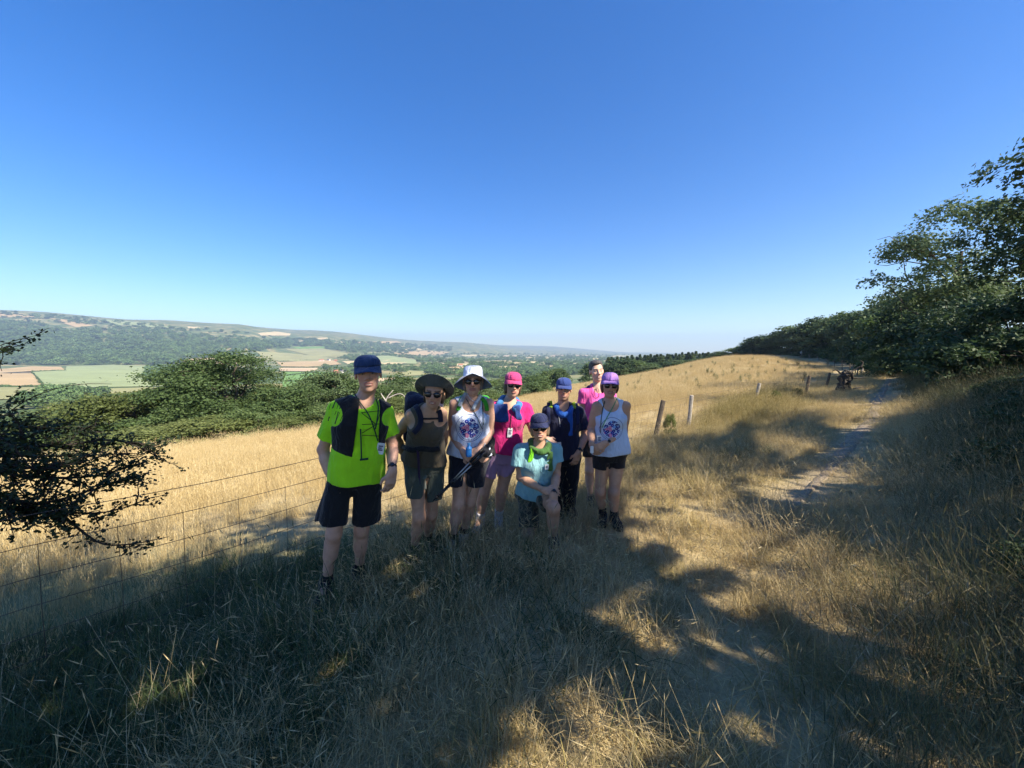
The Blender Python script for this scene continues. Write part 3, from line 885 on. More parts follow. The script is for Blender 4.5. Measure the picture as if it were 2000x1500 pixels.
row = [(1752, 34, 586, 120), (1737, 58, 598, 80), (1712, 66, 596, 84), (1686, 78, 608, 78), (1658, 86, 606, 76), (1630, 94, 619, 72), (1602, 103, 618, 72), (1574, 112, 634, 66), (1546, 118, 636, 64), (1518, 124, 650, 58), (1490, 129, 654, 56), (1462, 134, 667, 50), (1436, 138, 676, 44), (1410, 142, 686, 38)]
for i, (u, dep, tv, wp) in enumerate(row):
    loc, scl = tree_at(u, dep, tv, wp * 1.15, 6, 8, .3)
    tm, cm = belt_meshes[i % 4]
    place_tree('hedge_tree', tm, cm, loc, rg.uniform(0, 6), scl, f'bushy hedge tree above the straw field, {ordn[i]} going left from the tall ash', group='trees along the right side of the path')
for i, (u, dep, tv, wp) in enumerate([(1725, 64, 606, 80), (1672, 84, 612, 76), (1616, 100, 624, 70), (1560, 117, 640, 64), (1504, 128, 656, 56), (1448, 137, 676, 46), (1820, 34, 560, 150), (1765, 44, 580, 120), (1700, 92, 600, 90), (1640, 112, 615, 75), (1585, 128, 630, 66)]):
    loc, scl = tree_at(u, dep, tv, wp * 1.2, 6, 8, .3)
    tm, cm = belt_meshes[(i + 2) % 4]
    place_tree('woodland_tree', tm, cm, loc, rg.uniform(0, 6), scl, f'tree standing behind the hedge on the right, {ordn[i]} from the path end of the belt', group='second row of trees behind the hedge')

# ------------------------------------------------------------------ oak and bushes along the lower edge of the straw field
oak_t, oak_c = make_tree(71, 10, 9, .34, 50, 34000, .19, M_oak, low=.11, limbs=18, twig=12, up=.2, asp=.7)
loc, scl = tree_at(440, 31, 680, 268, 10, 9, .3)
place_tree('oak_tree', oak_t, oak_c, loc, .4, scl, 'large round oak standing beyond the straw field left of the man in neon green')
bush_meshes = [make_tree(80 + i, 5, 4, .10, 22, 14000, .14, [M_hazel, M_oak, M_hazel, M_ash][i], low=.0, limbs=9, flat=.9, up=.2, asp=.7, twig=10) for i in range(4)]
bushes = [
    (250, 29, 762, 190, 0, 'pale green hazel bush left of the round oak'), (165, 30, 783, 150, 2, 'low hazel bush left of the pale hazel, above the thorn branch'), (75, 32, 800, 150, 3, 'dull green bush at the left edge beyond the thorn branch'),
    (330, 27, 790, 150, 1, 'dark bush at the foot of the round oak on its left'), (310, 22, 828, 150, 0, 'low bush spilling onto the straw below the round oak'), (410, 24, 815, 150, 2, 'low leafy bush in front of the round oak trunk'),
    (500, 25, 800, 150, 1, 'green bush in front of the round oak on its right'), (560, 29, 752, 130, 1, 'oak sapling bush just right of the round oak'), (570, 24, 815, 120, 0, 'low bush at the straw edge left of the man in neon green'),
    (650, 33, 722, 130, 3, 'bush rising behind the left shoulder strap of the man in neon green'), (640, 26, 790, 110, 1, 'bush beside the sleeve of the man in neon green'), (730, 36, 752, 110, 1, 'bush hidden mostly by the man in neon green'),
    (805, 42, 730, 140, 1, 'broad bush behind the dark wide-brimmed hat'), (790, 32, 775, 110, 0, 'low bush between the man in neon green and the dark hat'), (870, 50, 742, 110, 3, 'bush between the dark hat and the white hat'),
    (930, 64, 738, 100, 1, 'bush behind the white sun hat'), (975, 76, 742, 90, 3, 'bush between the white hat and the pink cap'), (1030, 88, 732, 95, 1, 'bush just right of the pink cap'), (200, 21, 845, 170, 2, 'low bush behind the thorn branch above the straw'),
    (90, 24, 838, 200, 1, 'dark bush behind the thorn branch at the left'), (-60, 27, 815, 200, 3, 'bush half out of the picture at the left edge'),
    (600, 33, 736, 120, 3, 'tall bush filling the gap right of the round oak'), (700, 35, 733, 110, 1, 'bush behind the neck of the man in neon green'), (765, 38, 748, 110, 3, 'bush behind the bleached dead branch'), (850, 46, 733, 110, 1, 'bush just right of the dark wide-brimmed hat'), (905, 57, 736, 100, 3, 'bush left of the white sun hat'), (345, 34, 757, 110, 3, 'bush joining the round oak on its left flank'), (535, 33, 748, 90, 0, 'bush joining the round oak on its right flank')]
for i, (u, dep, tv, wp, k, lab) in enumerate(bushes):
    loc, scl = tree_at(u, dep, tv, wp * (1.3 if i % 3 else 1.05), 5, 4, .4)
    place_tree('field_bush', *bush_meshes[k], loc, rg.uniform(0, 6), scl, lab, 'bush', 'bushes along the lower edge of the straw field')

rg = random.Random(19)
for i, (u, dep, tv, wp) in enumerate([(1780, 29, 660, 120), (1752, 44, 664, 90), (1726, 60, 666, 80), (1700, 72, 668, 74), (1672, 82, 670, 70), (1644, 90, 672, 64), (1614, 98, 674, 60), (1584, 107, 676, 56), (1556, 115, 678, 54), (1528, 121, 680, 50), (1500, 126, 682, 48), (1472, 131, 684, 46), (1444, 135, 687, 42), (1414, 139, 690, 36)]):
    loc, scl = tree_at(u, dep, tv, wp * 1.2, 5, 4, .5)
    place_tree('hedge_shrub', *bush_meshes[1 if i % 3 else 3], loc, rg.uniform(0, 6), scl, f'low shrub at the foot of the hedge, {ordn[i]} going left from the path', 'shrub', 'shrubs at the foot of the hedge')

# wood beyond the crest: broadleaf edge and conifers behind
mid_meshes = [make_tree(60 + i, 9, 11, .25, 26, 4200, .55, [M_oak, M_ash, M_dark][i], low=.02, limbs=5, asp=.7, twig=8) for i in range(3)]
def conifer_mesh(seed):
    rng = np.random.default_rng(seed)
    n = 2600
    t = rng.uniform(0, 1, n) ** .75
    a = rng.uniform(0, 2 * math.pi, n)
    tier = .75 + .35 * np.abs(np.sin(t * 34))
    r = ((1 - t ** 1.5) * 2.2 * tier + .08) * rng.uniform(.45, 1.05, n)
    P = np.c_[np.cos(a) * r, np.sin(a) * r, 1 + t * 12 - .25 * r]
    V, F = leaf_faces(P, np.c_[np.cos(a) * .5, np.sin(a) * .5, np.ones(n)] + rng.normal(0, .3, (n, 3)), .5, rng, .35)
    cm = mesh_data('crown', V, F, [M_conifer]); attr(cm, 'tint', rng.uniform(0, 1, n).repeat(4))
    tb = Bag(); tb.add(*tube([(0, 0, -.5), (.05, 0, 6), (0, 0, 12.6)], [.22, .14, .03], 6))
    return tb.mesh('trunk', [M_bark]), cm
con = [conifer_mesh(50 + i) for i in range(3)]
rg = random.Random(9)
ctop = lambda u: np.interp(u, [1190, 1240, 1300, 1350, 1390, 1410], [697, 692, 689, 685, 687, 694])
for i in range(34):
    u = 1188 + i * 6.3 + rg.uniform(-2, 2); dep = rg.uniform(172, 215)
    loc, scl = tree_at(u, dep, ctop(u) + rg.uniform(0, 5), rg.uniform(34, 46), 4.4, 13, 1)
    place_tree('conifer_tree', *con[i % 3], loc, rg.uniform(0, 6), scl, 'dark pointed conifer in the plantation beyond the crest of the straw field', group='conifers of the plantation beyond the field')
dtop = lambda u: np.interp(u, [1020, 1060, 1110, 1160, 1200, 1260, 1320, 1380], [735, 722, 712, 705, 700, 703, 702, 698])
for i in range(46):
    u = rg.uniform(1015, 1385); dep = rg.uniform(122, 168)
    tv = dtop(u) + rg.uniform(0, 22) * (1 - (dep - 122) / 60)
    loc, scl = tree_at(u, dep, tv, rg.uniform(34, 56), 9, 11, 1)
    place_tree('broadleaf_tree', *mid_meshes[i % 3], loc, rg.uniform(0, 6), scl, 'broadleaf tree in the wood along the lower edge of the straw field', group='broadleaf trees at the field edge')

# bleached dead branch standing out of the bushes beside the man's shoulder
M_dead = plain('bleached_wood', (.40, .36, .32), .8, .2, 25, .4)
e = empty('dead_branch', px(752, 815, 27), 'bleached dead branch sticking out of the bushes beside the man in neon green', 'branch')
rngd = np.random.default_rng(3)
def limb(pts, r0, r1, parent, name, m_):
    q = spline(np.array(pts), 12)
    o = obj(name, mesh_data(name, *tube(q, np.linspace(r0, r1, 12), 6), [m_], True), parent); return o
base = px(752, 815, 27)
limb([base, px(752, 790, 27), px(757, 775, 27), px(768, 762, 27.1)], .07, .02, e, 'limb', M_dead)
limb([px(757, 778, 27), px(775, 770, 27), px(785, 770, 26.9), px(793, 777, 26.8)], .05, .02, e, 'limb', M_dead)
limb([px(754, 783, 27), px(748, 775, 27), px(744, 768, 27)], .06, .02, e, 'limb', M_dead)
# ------------------------------------------------------------------ stock fence: leaning posts, plain and barbed strands, netting
M_post = plain('weathered_post', (.11, .088, .068), .95, .35, 14, .5)
M_postg = plain('grey_split_post', (.33, .30, .26), .95, .3, 14, .5)
M_wire = plain('rusty_wire', (.10, .075, .06), .6, .3, 60, metal=.4)
FP = [(-9.8, -5.2), (-6.9, -2.0), (-4.4, 0.7), (-2.96, 2.22), (-1.77, 3.5), (1.0, 6.5)]
fence = empty('stock_fence', (-2.0, 3.3, hz(-2.0, 3.3)), 'wire stock fence with leaning wooden posts running behind the group along the path', 'fence')
def fence_pt(u, top_v, base_v, dep):
    return u, top_v, base_v, dep
posts = []
rg = random.Random(14)
def post(P, top, r, m_, square=False):
    P, top = np.asarray(P, float), np.asarray(top, float)
    ax = (top - P) / np.linalg.norm(top - P)
    pth = [P - ax * .35, P, P + (top - P) * .5 + np.array([rg.uniform(-.006, .006), 0, 0]), top - ax * .01, top]
    V, F = tube(pth, [r * 1.02, r, r * .98, r * .97, r * .80], 9)
    V = np.array(V) + np.random.default_rng(rg.randint(0, 999)).normal(0, r * .06, (len(V), 3))
    return obj('post', mesh_data('post', V, F, [m_], False), fence)
# (u at top, u at base, top row, depth) of the posts the photo shows on the right
seen = [(1296, 1283, 782, 9.3, .058, 1), (1351, 1349, 772, 10.9, .055, 0), (1483, 1476, 760, 15.2, .06, 0), (1580, 1577, 751, 19.4, .075, 1), (1620, 1616, 743, 24.5, .07, 1), (1664, 1664, 742, 31, .05, 1), (1675, 1674, 738, 35, .05, 1),
        (1686, 1683, 722, 41, .07, 0), (1671, 1671, 715, 47, .06, 1), (1660, 1660, 712, 53, .05, 1), (1645, 1645, 704, 60, .05, 1), (1630, 1630, 701, 67, .05, 1), (1617, 1617, 701, 73, .05, 1), (1596, 1596, 696, 82, .05, 0), (1580, 1580, 692, 92, .05, 0), (1565, 1566, 689, 101, .05, 0), (1545, 1545, 688, 110, .05, 0)]
line = []
for (ut, ub, tv, dep, r, dk) in seen:
    x = (ub - 1000) / FPX * dep
    base = np.array([x, dep, hz(x, dep)])
    top = px(ut, tv, dep)
    if top[2] < base[2] + .75: top[2] = base[2] + .95
    if top[2] > base[2] + 1.6: top[2] = base[2] + 1.4
    post(base, top, r, M_post if dk else M_postg)
    line.append((base, top))
pre = []
for (x, y) in FP:
    b_ = np.array([x, y, hz(x, y)]); pre.append((b_, b_ + np.array([.02, 0, 1.12])))
for k in (0, 1, 2): post(pre[k][0], pre[k][1], .055, M_post)
chain = pre + line
tops = np.array([c[1] for c in chain]); bases = np.array([c[0] for c in chain])
def strand(frac, r, name, barb=False, upto=14, sag=.02):
    P = []
    for i in range(upto - 1):
        a = bases[i] + (tops[i] - bases[i]) * frac; b2 = bases[i + 1] + (tops[i + 1] - bases[i + 1]) * frac
        n = 8
        for t in np.linspace(0, 1, n, endpoint=False):
            q = a + (b2 - a) * t; q = q + np.array([0, 0, -sag * math.sin(math.pi * t)]); P.append(q)
    P.append(bases[upto - 1] + (tops[upto - 1] - bases[upto - 1]) * frac)
    P = np.array(P)
    bag = Bag(); bag.add(*tube(P, r, 4))
    if barb:
        d = np.r_[0, np.cumsum(np.linalg.norm(np.diff(P, axis=0), axis=1))]
        for s in np.arange(.1, min(d[-1], 34), .13):
            q = np.array([np.interp(s, d, P[:, k]) for k in range(3)])
            for sgn in (-1, 1):
                v = np.array([rg.uniform(-.4, .4), rg.uniform(-.4, .4), sgn])
                bag.add(*tube([q - v * .003, q + v * .014], [.0016, .0005], 3))
    return obj(name, bag.mesh(name, [M_wire], False), fence)
strand(.97, .0026, 'barbed_wire', True)
for f in (.80, .62, .46, .30, .15): strand(f, .0024, 'wire')
# netting uprights
L = np.r_[0, np.cumsum(np.linalg.norm(np.diff(bases, axis=0), axis=1))]
for s in np.arange(.3, L[11], .34):
    b_ = np.array([np.interp(s, L, bases[:, k]) for k in range(3)]); t_ = np.array([np.interp(s, L, tops[:, k]) for k in range(3)])
    if b_[1] < .5: continue
    f0 = b_ + (t_ - b_) * .02; f1 = b_ + (t_ - b_) * .80
    w_ = np.array([rg.uniform(-.012, .012), 0, 0])
    V, F = tube([f0, (f0 + f1) / 2 + w_, f1], .0021, 3)
    obj('stay_wire', mesh_data('stay_wire', V, F, [M_wire]), fence)

# ivy-dark broken stump on the fence line
g = ground_at(1655, 768, 5)
dep = 19.6
x0 = (1652 - 1000) / FPX * dep
sb = np.array([x0, dep, hz(x0, dep)])
M_stump = plain('dark_rotten_wood', (.065, .055, .045), .95, .4, 12, .8)
st = empty('tree_stump', sb, 'dark broken tree stump with crooked twigs on the fence line', 'stump')
q = [sb + np.array([0, 0, -.3]), sb + np.array([0, 0, .25]), sb + np.array([-.02, 0, .55]), sb + np.array([.05, 0, .85]), sb + np.array([-.05, 0, 1.05])]
V, F = tube(spline(np.array(q), 14), np.interp(np.linspace(0, 1, 14), [0, .25, .6, .85, 1], [.34, .27, .22, .26, .10]), 16)
V = np.array(V); V += np.random.default_rng(8).normal(0, .045, V.shape)
obj('stem', mesh_data('stem', V, F, [M_stump]), st)
sb[2] -= .25
for pts in ([(.2, 0, 1.2), (.5, .1, 1.35), (.75, 0, 1.55), (.95, .05, 1.45)], [(-.25, 0, 1.2), (-.5, 0, 1.38), (-.62, .1, 1.3)], [(.3, 0, 1.0), (.7, 0, .95), (1.0, 0, 1.02)], [(.75, 0, 1.5), (.85, 0, 1.75), (.7, 0, 1.85)], [(.45, 0, .4), (.9, 0, .5), (1.1, 0, .42)]):
    limb([sb + np.array(p) for p in pts], .05, .012, st, 'twig', M_stump)

# ------------------------------------------------------------------ hawthorn reaching in over the fence from the left
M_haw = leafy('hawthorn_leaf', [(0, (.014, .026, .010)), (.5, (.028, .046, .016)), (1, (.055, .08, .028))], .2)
M_twig = plain('thorn_twig', (.045, .036, .030), .95, .3, 30, .4)
hw = empty('hawthorn_tree', (-4.6, 1.6, hz(-4.6, 1.6)), 'dark hawthorn with thorny branches reaching in from the left over the wire fence', 'tree')
rngh = np.random.default_rng(31)
root = np.array([-4.6, 1.6, hz(-4.6, 1.6)])
bag = Bag()
trunk_p = spline(np.array([root + (0, 0, -.2), root + (.05, .05, .7), root + (.2, .15, 1.4), root + (.15, .2, 2.3)]), 10)
bag.add(*tube(trunk_p, np.linspace(.13, .05, 10), 8))
obj('trunk', bag.mesh('trunk', [M_twig]), hw)
tw = Bag(); lc, ln_ = [], []
def spray(pts, r0, dens, spread=.22, n_sub=14, leafy_from=.15, sub_len=.35):
    P = spline(np.array(pts), 22)
    tw.add(*tube(P, np.linspace(r0, r0 * .22, 22), 5))
    for k in range(n_sub):
        i = rngh.integers(int(22 * leafy_from), 21)
        d = P[min(i + 1, 21)] - P[i - 1]; d /= np.linalg.norm(d)
        v = d * .6 + rngh.normal(0, .55, 3); v /= np.linalg.norm(v)
        Lk = sub_len * rngh.uniform(.4, 1.2)
        Q = bend(P[i], P[i] + v * Lk + np.array([0, 0, -.02]), rngh, .08, 5)
        tw.add(*tube(Q, np.linspace(max(r0 * .35, .003), .0016, 5), 3))
        for q in Q[1:]:
            m_ = int(dens * .52)
            lc.append(q + rngh.normal(0, spread * .09, (m_, 3))); ln_.append(rngh.normal(0, .6, (m_, 3)) + [0, 0, .6])
    for i in range(int(22 * leafy_from), 22):
        m_ = max(1, int(dens * .5))
        lc.append(P[i] + rngh.normal(0, spread * .08, (m_, 3))); ln_.append(rngh.normal(0, .6, (m_, 3)) + [0, 0, .6])
T0 = trunk_p[5]; T1 = trunk_p[8]; T2 = trunk_p[3]
# main leafy boughs (rows of the photo they pass through)
for pts, r0, dens, ns in [
    ([T0, px(-120, 900, 2.45), px(40, 930, 2.6), px(180, 930, 2.75), px(290, 900, 2.9)], .022, 13, 46),
    ([T0, px(-150, 850, 2.4), px(0, 870, 2.6), px(120, 870, 2.8), px(230, 860, 3.0), px(325, 900, 3.1)], .02, 13, 46),
    ([T0, px(-160, 820, 2.5), px(-20, 830, 2.7), px(90, 835, 2.9), px(200, 845, 3.1)], .018, 13, 40),
    ([T2, px(-100, 960, 2.3), px(60, 985, 2.4), px(170, 960, 2.5), px(260, 930, 2.6)], .018, 13, 44),
    ([T2, px(-140, 1000, 2.2), px(30, 990, 2.35), px(110, 1000, 2.45), px(210, 1000, 2.55), px(290, 975, 2.7)], .016, 11, 36),
    ([px(110, 995, 2.45), px(150, 1030, 2.5), px(200, 1062, 2.52), px(260, 1062, 2.6), px(330, 1048, 2.7)], .010, 5, 12),
    ([px(-60, 985, 2.3), px(60, 1000, 2.38), px(130, 1010, 2.42)], .012, 8, 18),
    ([T0, px(-140, 900, 2.3), px(-20, 905, 2.4), px(70, 915, 2.5), px(150, 905, 2.6)], .02, 13, 46),
    ([T0, px(-150, 880, 2.6), px(10, 890, 2.8), px(150, 890, 3.0), px(255, 885, 3.1)], .018, 13, 40),
    ([T1, px(-190, 800, 2.4), px(-90, 830, 2.3), px(0, 855, 2.3), px(60, 860, 2.35)], .018, 12, 34),
    ([T1, px(-180, 830, 2.3), px(-100, 870, 2.2), px(-20, 950, 2.2), px(20, 1010, 2.25)], .016, 12, 34),
    # thin sprays against the valley
    ([T1, px(-140, 850, 2.5), px(0, 815, 2.6), px(45, 785, 2.65), px(100, 762, 2.7), px(160, 750, 2.75), px(218, 750, 2.8)], .007, 3, 6),
    ([T1, px(-160, 790, 2.6), px(0, 795, 2.6), px(30, 770, 2.6)], .006, 5, 10),
    ([T1, px(-120, 720, 2.5), px(-20, 682, 2.6), px(30, 665, 2.65), px(85, 652, 2.7)], .006, 4, 7),
    ([px(-20, 682, 2.6), px(8, 688, 2.6), px(20, 672, 2.6)], .004, 4, 5),
    ([px(40, 840, 2.7), px(60, 815, 2.72), px(85, 815, 2.74)], .004, 3, 6),
]:
    spray(pts, r0, dens, n_sub=int(ns * 1.35), sub_len=.25 if dens > 8 else .10)
obj('branches', tw.mesh('branches', [M_twig]), hw)
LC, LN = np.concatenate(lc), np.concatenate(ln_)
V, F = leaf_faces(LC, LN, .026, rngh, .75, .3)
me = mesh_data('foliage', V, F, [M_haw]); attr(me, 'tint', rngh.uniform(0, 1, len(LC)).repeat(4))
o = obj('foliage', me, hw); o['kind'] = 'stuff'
print('hawthorn leaves', len(LC))
# ------------------------------------------------------------------ grass tufts
def tuft(seed, n, h, spread, lean, width, heads=.0, flop=.6, seg=4, head_len=.06, dirb=None):
    """n curved blades; HEADS is the share that are thin stems with a seed head"""
    rng = np.random.default_rng(seed)
    V, F, T = [], [], []
    k = 0
    for i in range(n):
        hh = h * rng.uniform(.45, 1.15)
        a = rng.uniform(0, 2 * math.pi) if dirb is None else rng.normal(dirb, .7)
        d = np.array([math.cos(a), math.sin(a), 0]); s = np.array([-d[1], d[0], 0])
        base = np.array([*(rng.normal(0, spread, 2)), -.01])
        ln = lean * rng.uniform(.2, 1.3); fl = flop * rng.uniform(.1, 1.2)
        stem = rng.uniform() < heads
        w = width * (.45 if stem else rng.uniform(.6, 1.3))
        if stem: hh *= 1.25; fl *= .55
        c = base.copy(); ang_ = ln; st = hh / seg
        tint = np.clip(rng.normal(.5, .25), 0, 1)
        pts = [c.copy()]
        for q in range(seg):
            ang_ += fl / seg * (1 + q * .5)
            c = c + (d * math.sin(ang_) + np.array([0, 0, math.cos(ang_)])) * st
            c[2] = max(c[2], .012)
            pts.append(c.copy())
        for q, p in enumerate(pts):
            ww = w * (1 - (q / seg) ** 1.6 * (.55 if stem else .95)) * .5
            V += [p - s * ww, p + s * ww]; T += [tint, tint]
        for q in range(seg):
            b0 = k + q * 2
            F += [(b0, b0 + 1, b0 + 3), (b0, b0 + 3, b0 + 2)]
        k += (seg + 1) * 2
        if stem:
            tp = pts[-1]; dd = pts[-1] - pts[-2]; dd /= np.linalg.norm(dd)
            Lh = head_len * rng.uniform(.7, 1.4); x = np.cross(dd, s); ti = min(1, tint + .3)
            for ax in (s, x):
                V += [tp, tp + dd * Lh * .4 + ax * width * .6, tp + dd * Lh, tp + dd * Lh * .4 - ax * width * .6]; T += [ti] * 4
                F += [(k, k + 1, k + 2), (k, k + 2, k + 3)]; k += 4
    return np.array(V), np.array(F), np.array(T)
M_straw = leafy('straw_blade', [(0, (.31, .225, .10)), (.4, (.49, .37, .175)), (.75, (.61, .49, .26)), (1, (.68, .58, .37))], .3, obj_var=.35)
M_mixed = leafy('half_dry_blade', [(0, (.13, .125, .042)), (.35, (.27, .225, .078)), (.7, (.45, .355, .15)), (1, (.58, .47, .25))], .3, obj_var=.45)
M_green = leafy('green_blade', [(0, (.035, .058, .020)), (.5, (.065, .100, .032)), (.8, (.12, .145, .055)), (1, (.36, .33, .19))], .3, obj_var=.4)
M_weed = leafy('tall_weed', [(0, (.05, .065, .028)), (.4, (.095, .105, .045)), (.7, (.20, .175, .085)), (1, (.40, .34, .20))], .25, obj_var=.5)
def merged(tufts, count, spread, seed, s0=.7, s1=1.2):
    """one sod: COUNT tufts set around a spot, joined"""
    rng = np.random.default_rng(seed); VV, FF, TT = [], [], []; n0 = 0
    for i in range(count):
        V, F, T = tufts[rng.integers(len(tufts))]
        a = rng.uniform(0, 6.283); c, s_ = math.cos(a), math.sin(a); k = rng.uniform(s0, s1)
        q = rng.uniform(-1, 1, 2) * spread
        W = np.c_[(V[:, 0] * c - V[:, 1] * s_) * k + q[0], (V[:, 0] * s_ + V[:, 1] * c) * k + q[1], V[:, 2] * k * rng.uniform(.75, 1.25)]
        VV.append(W); FF.append(F + n0); TT.append(np.clip(T + rng.normal(0, .12), 0, 1)); n0 += len(W)
    me = mesh_data('sod', np.concatenate(VV), np.concatenate(FF)); attr(me, 'tint', np.concatenate(TT))
    return me
def protos_of(mat_, specs, count=11, spread=.34, nv=5, seed=0):
    tf = [tuft(**s) for s in specs]
    out = []
    for i in range(nv):
        me = merged(tf, count, spread, seed * 50 + i); me.materials.append(mat_); out.append(proto('sod_source', me))
    return out
G_straw = protos_of(M_straw, [dict(seed=i, n=34, h=.28, spread=.06, lean=.4, width=.0042, heads=.14, flop=1.2) for i in range(3)] + [dict(seed=10 + i, n=26, h=.38, spread=.07, lean=.55, width=.0036, heads=.3, flop=1.3) for i in range(3)], 12, .36, 6, 1)
G_long = protos_of(M_mixed, [dict(seed=20 + i, n=30, h=.40, spread=.07, lean=.5, width=.0042, heads=.14, flop=1.6) for i in range(4)], 8, .34, 5, 2)
G_short = protos_of(M_mixed, [dict(seed=30 + i, n=34, h=.13, spread=.08, lean=.8, width=.0038, heads=.05, flop=1.2, seg=2) for i in range(3)], 14, .36, 5, 3)
G_green = protos_of(M_green, [dict(seed=40 + i, n=32, h=.34, spread=.07, lean=.35, width=.0050, heads=.07, flop=1.5) for i in range(4)], 12, .34, 5, 4)
G_field = protos_of(M_straw, [dict(seed=50 + i, n=22, h=.36, spread=.14, lean=.15, width=.0065, heads=.5, flop=.45, seg=3, head_len=.07) for i in range(4)], 14, .45, 5, 5)
G_far = protos_of(M_straw, [dict(seed=55 + i, n=16, h=.36, spread=.22, lean=.15, width=.014, heads=.4, flop=.4, seg=2, head_len=.10) for i in range(4)], 16, .8, 4, 6)
G_bank = protos_of(M_weed, [dict(seed=60 + i, n=26, h=.70, spread=.13, lean=.22, width=.006, heads=.45, flop=.8, seg=4, head_len=.10) for i in range(4)], 7, .32, 5, 7)
def polar_pts(rng, n, r0, r1, a0=-62, a1=62, pw=1.0):
    r = np.sqrt(rng.uniform(r0 ** 2, r1 ** 2, n)) if pw == 1 else r0 * (r1 / r0) ** rng.uniform(0, 1, n)
    a = np.radians(rng.uniform(a0, a1, n))
    return np.c_[r * np.sin(a), r * np.cos(a)]
fa, fb = np.array([-2.96, 2.22]), np.array([3.55, 9.2])
fd = (fb - fa) / np.linalg.norm(fb - fa); fn = np.array([-fd[1], fd[0]])
def fence_side(X): return (X - fa) @ fn                         # > 0 on the field side
def patch(X, sc, sd):
    r_ = np.random.default_rng(sd); out = 0
    for k in range(5):
        v = r_.normal(0, sc, 2); out = out + np.sin(X @ v + r_.uniform(0, 6))
    return out / 5 * 1.6
rng = np.random.default_rng(77)
def lay(name, X, protos, s0, s1, label, tilt=.06, flat=1.0, scl=None):
    n = len(X)
    e_ = .3
    z = H(X)
    gx_ = (H(X + [e_, 0]) - H(X - [e_, 0])) / (2 * e_); gy_ = (H(X + [0, e_]) - H(X - [0, e_])) / (2 * e_)
    nx, ny = -gx_ / np.sqrt(1 + gx_ ** 2 + gy_ ** 2), -gy_ / np.sqrt(1 + gx_ ** 2 + gy_ ** 2)
    yaw = rng.uniform(0, 6.283, n); c, s_ = np.cos(yaw), np.sin(yaw)
    lx, ly = nx * c + ny * s_, -nx * s_ + ny * c
    s = rng.uniform(s0, s1, n) if scl is None else scl
    scatter(name, np.c_[X, z - .006], np.c_[-np.arcsin(ly) + rng.normal(0, tilt, n), np.arcsin(lx) + rng.normal(0, tilt, n), yaw], np.c_[s, s, s * flat * rng.uniform(.8, 1.2, n)], protos, rng.integers(0, len(protos), n), label, 'grass')
def jgrid(step, x0, x1, y0, y1):
    gx_, gy_ = np.meshgrid(np.arange(x0, x1, step), np.arange(y0, y1, step))
    X = np.c_[gx_.ravel(), gy_.ravel()] + rng.uniform(-.5, .5, (gx_.size, 2)) * step
    U, V, f = proj(np.c_[X, H(X)])
    return X[(f > .35) & (U > -500) & (U < 2500) & (V < 2100)]
off_of = lambda X: X @ np.array([.714, -.70]) - np.interp(X @ np.array([.7, .714]), pc @ np.array([.7, .714]), pc @ np.array([.714, -.70]))
U01 = lambda X: rng.uniform(0, 1, len(X))
path_far = lambda X: path_dist(X) + 2.0 * sstep(4.6, 3.4, X[:, 1])      # the track is grassed over near the camera
X = jgrid(.30, -9, 13, .3, 13)
fs = fence_side(X); pd = path_far(X); gr = green_amount(X); of = off_of(X)
k = (fs < .35) & (pd > .32 + .10 * sstep(4, 5.5, X[:, 1])) & (of < 2.6) & (U01(X) > gr * 1.05) & (U01(X) < .45 + .55 * sstep(-.6, .4, patch(X, 1.6, 1)))
lay('straw_grass', X[k], G_straw, .55, 1.0, 'dry straw coloured grass over the trackside')
X = jgrid(.42, -9, 13, .3, 13)
k = (fence_side(X) < .4) & (path_dist(X) > .75) & (off_of(X) < 3) & (U01(X) < .1 + .9 * sstep(0, .7, patch(X, 1.3, 2))) & (U01(X) > green_amount(X) * .8)
lay('long_grass', X[k], G_long, .6, 1.05, 'long half dry grass lying over along the track')
X = jgrid(.36, -9, 13, .3, 13)
k = (fence_side(X) < .3) & (path_far(X) > .30)
lay('short_turf', X[k], G_short, .7, 1.1, 'short trodden turf between the taller tufts')
X = jgrid(.30, -9, 9, .3, 8)
k = (U01(X) < green_amount(X) + .03) & (path_dist(X) > .75) & (fence_side(X) < .9) & (off_of(X) < 2)
lay('lush_grass', X[k], G_green, .5, 1.1, 'dark green grass in the shade on the left')
# single pale flowering stems leaning every way over the shorter grass
M_stem = leafy('pale_stem', [(0, (.30, .23, .12)), (.5, (.50, .41, .24)), (1, (.66, .58, .40))], .2, obj_var=.3)
G_stem = protos_of(M_stem, [dict(seed=90 + i, n=5, h=.46, spread=.16, lean=.75, width=.0040, heads=.75, flop=.8, seg=5, head_len=.05) for i in range(5)], 6, .4, 6, 9)
X = jgrid(.40, -9, 11, .3, 9)
k = (fence_side(X) < .5) & (path_far(X) > .5) & (np.hypot(X[:, 0], X[:, 1]) > 1.9) & (U01(X) < .8 - .45 * green_amount(X))
lay('pale_stems', X[k], G_stem, .6, 1.0, 'single pale seeding stems standing over the trackside grass', .15)
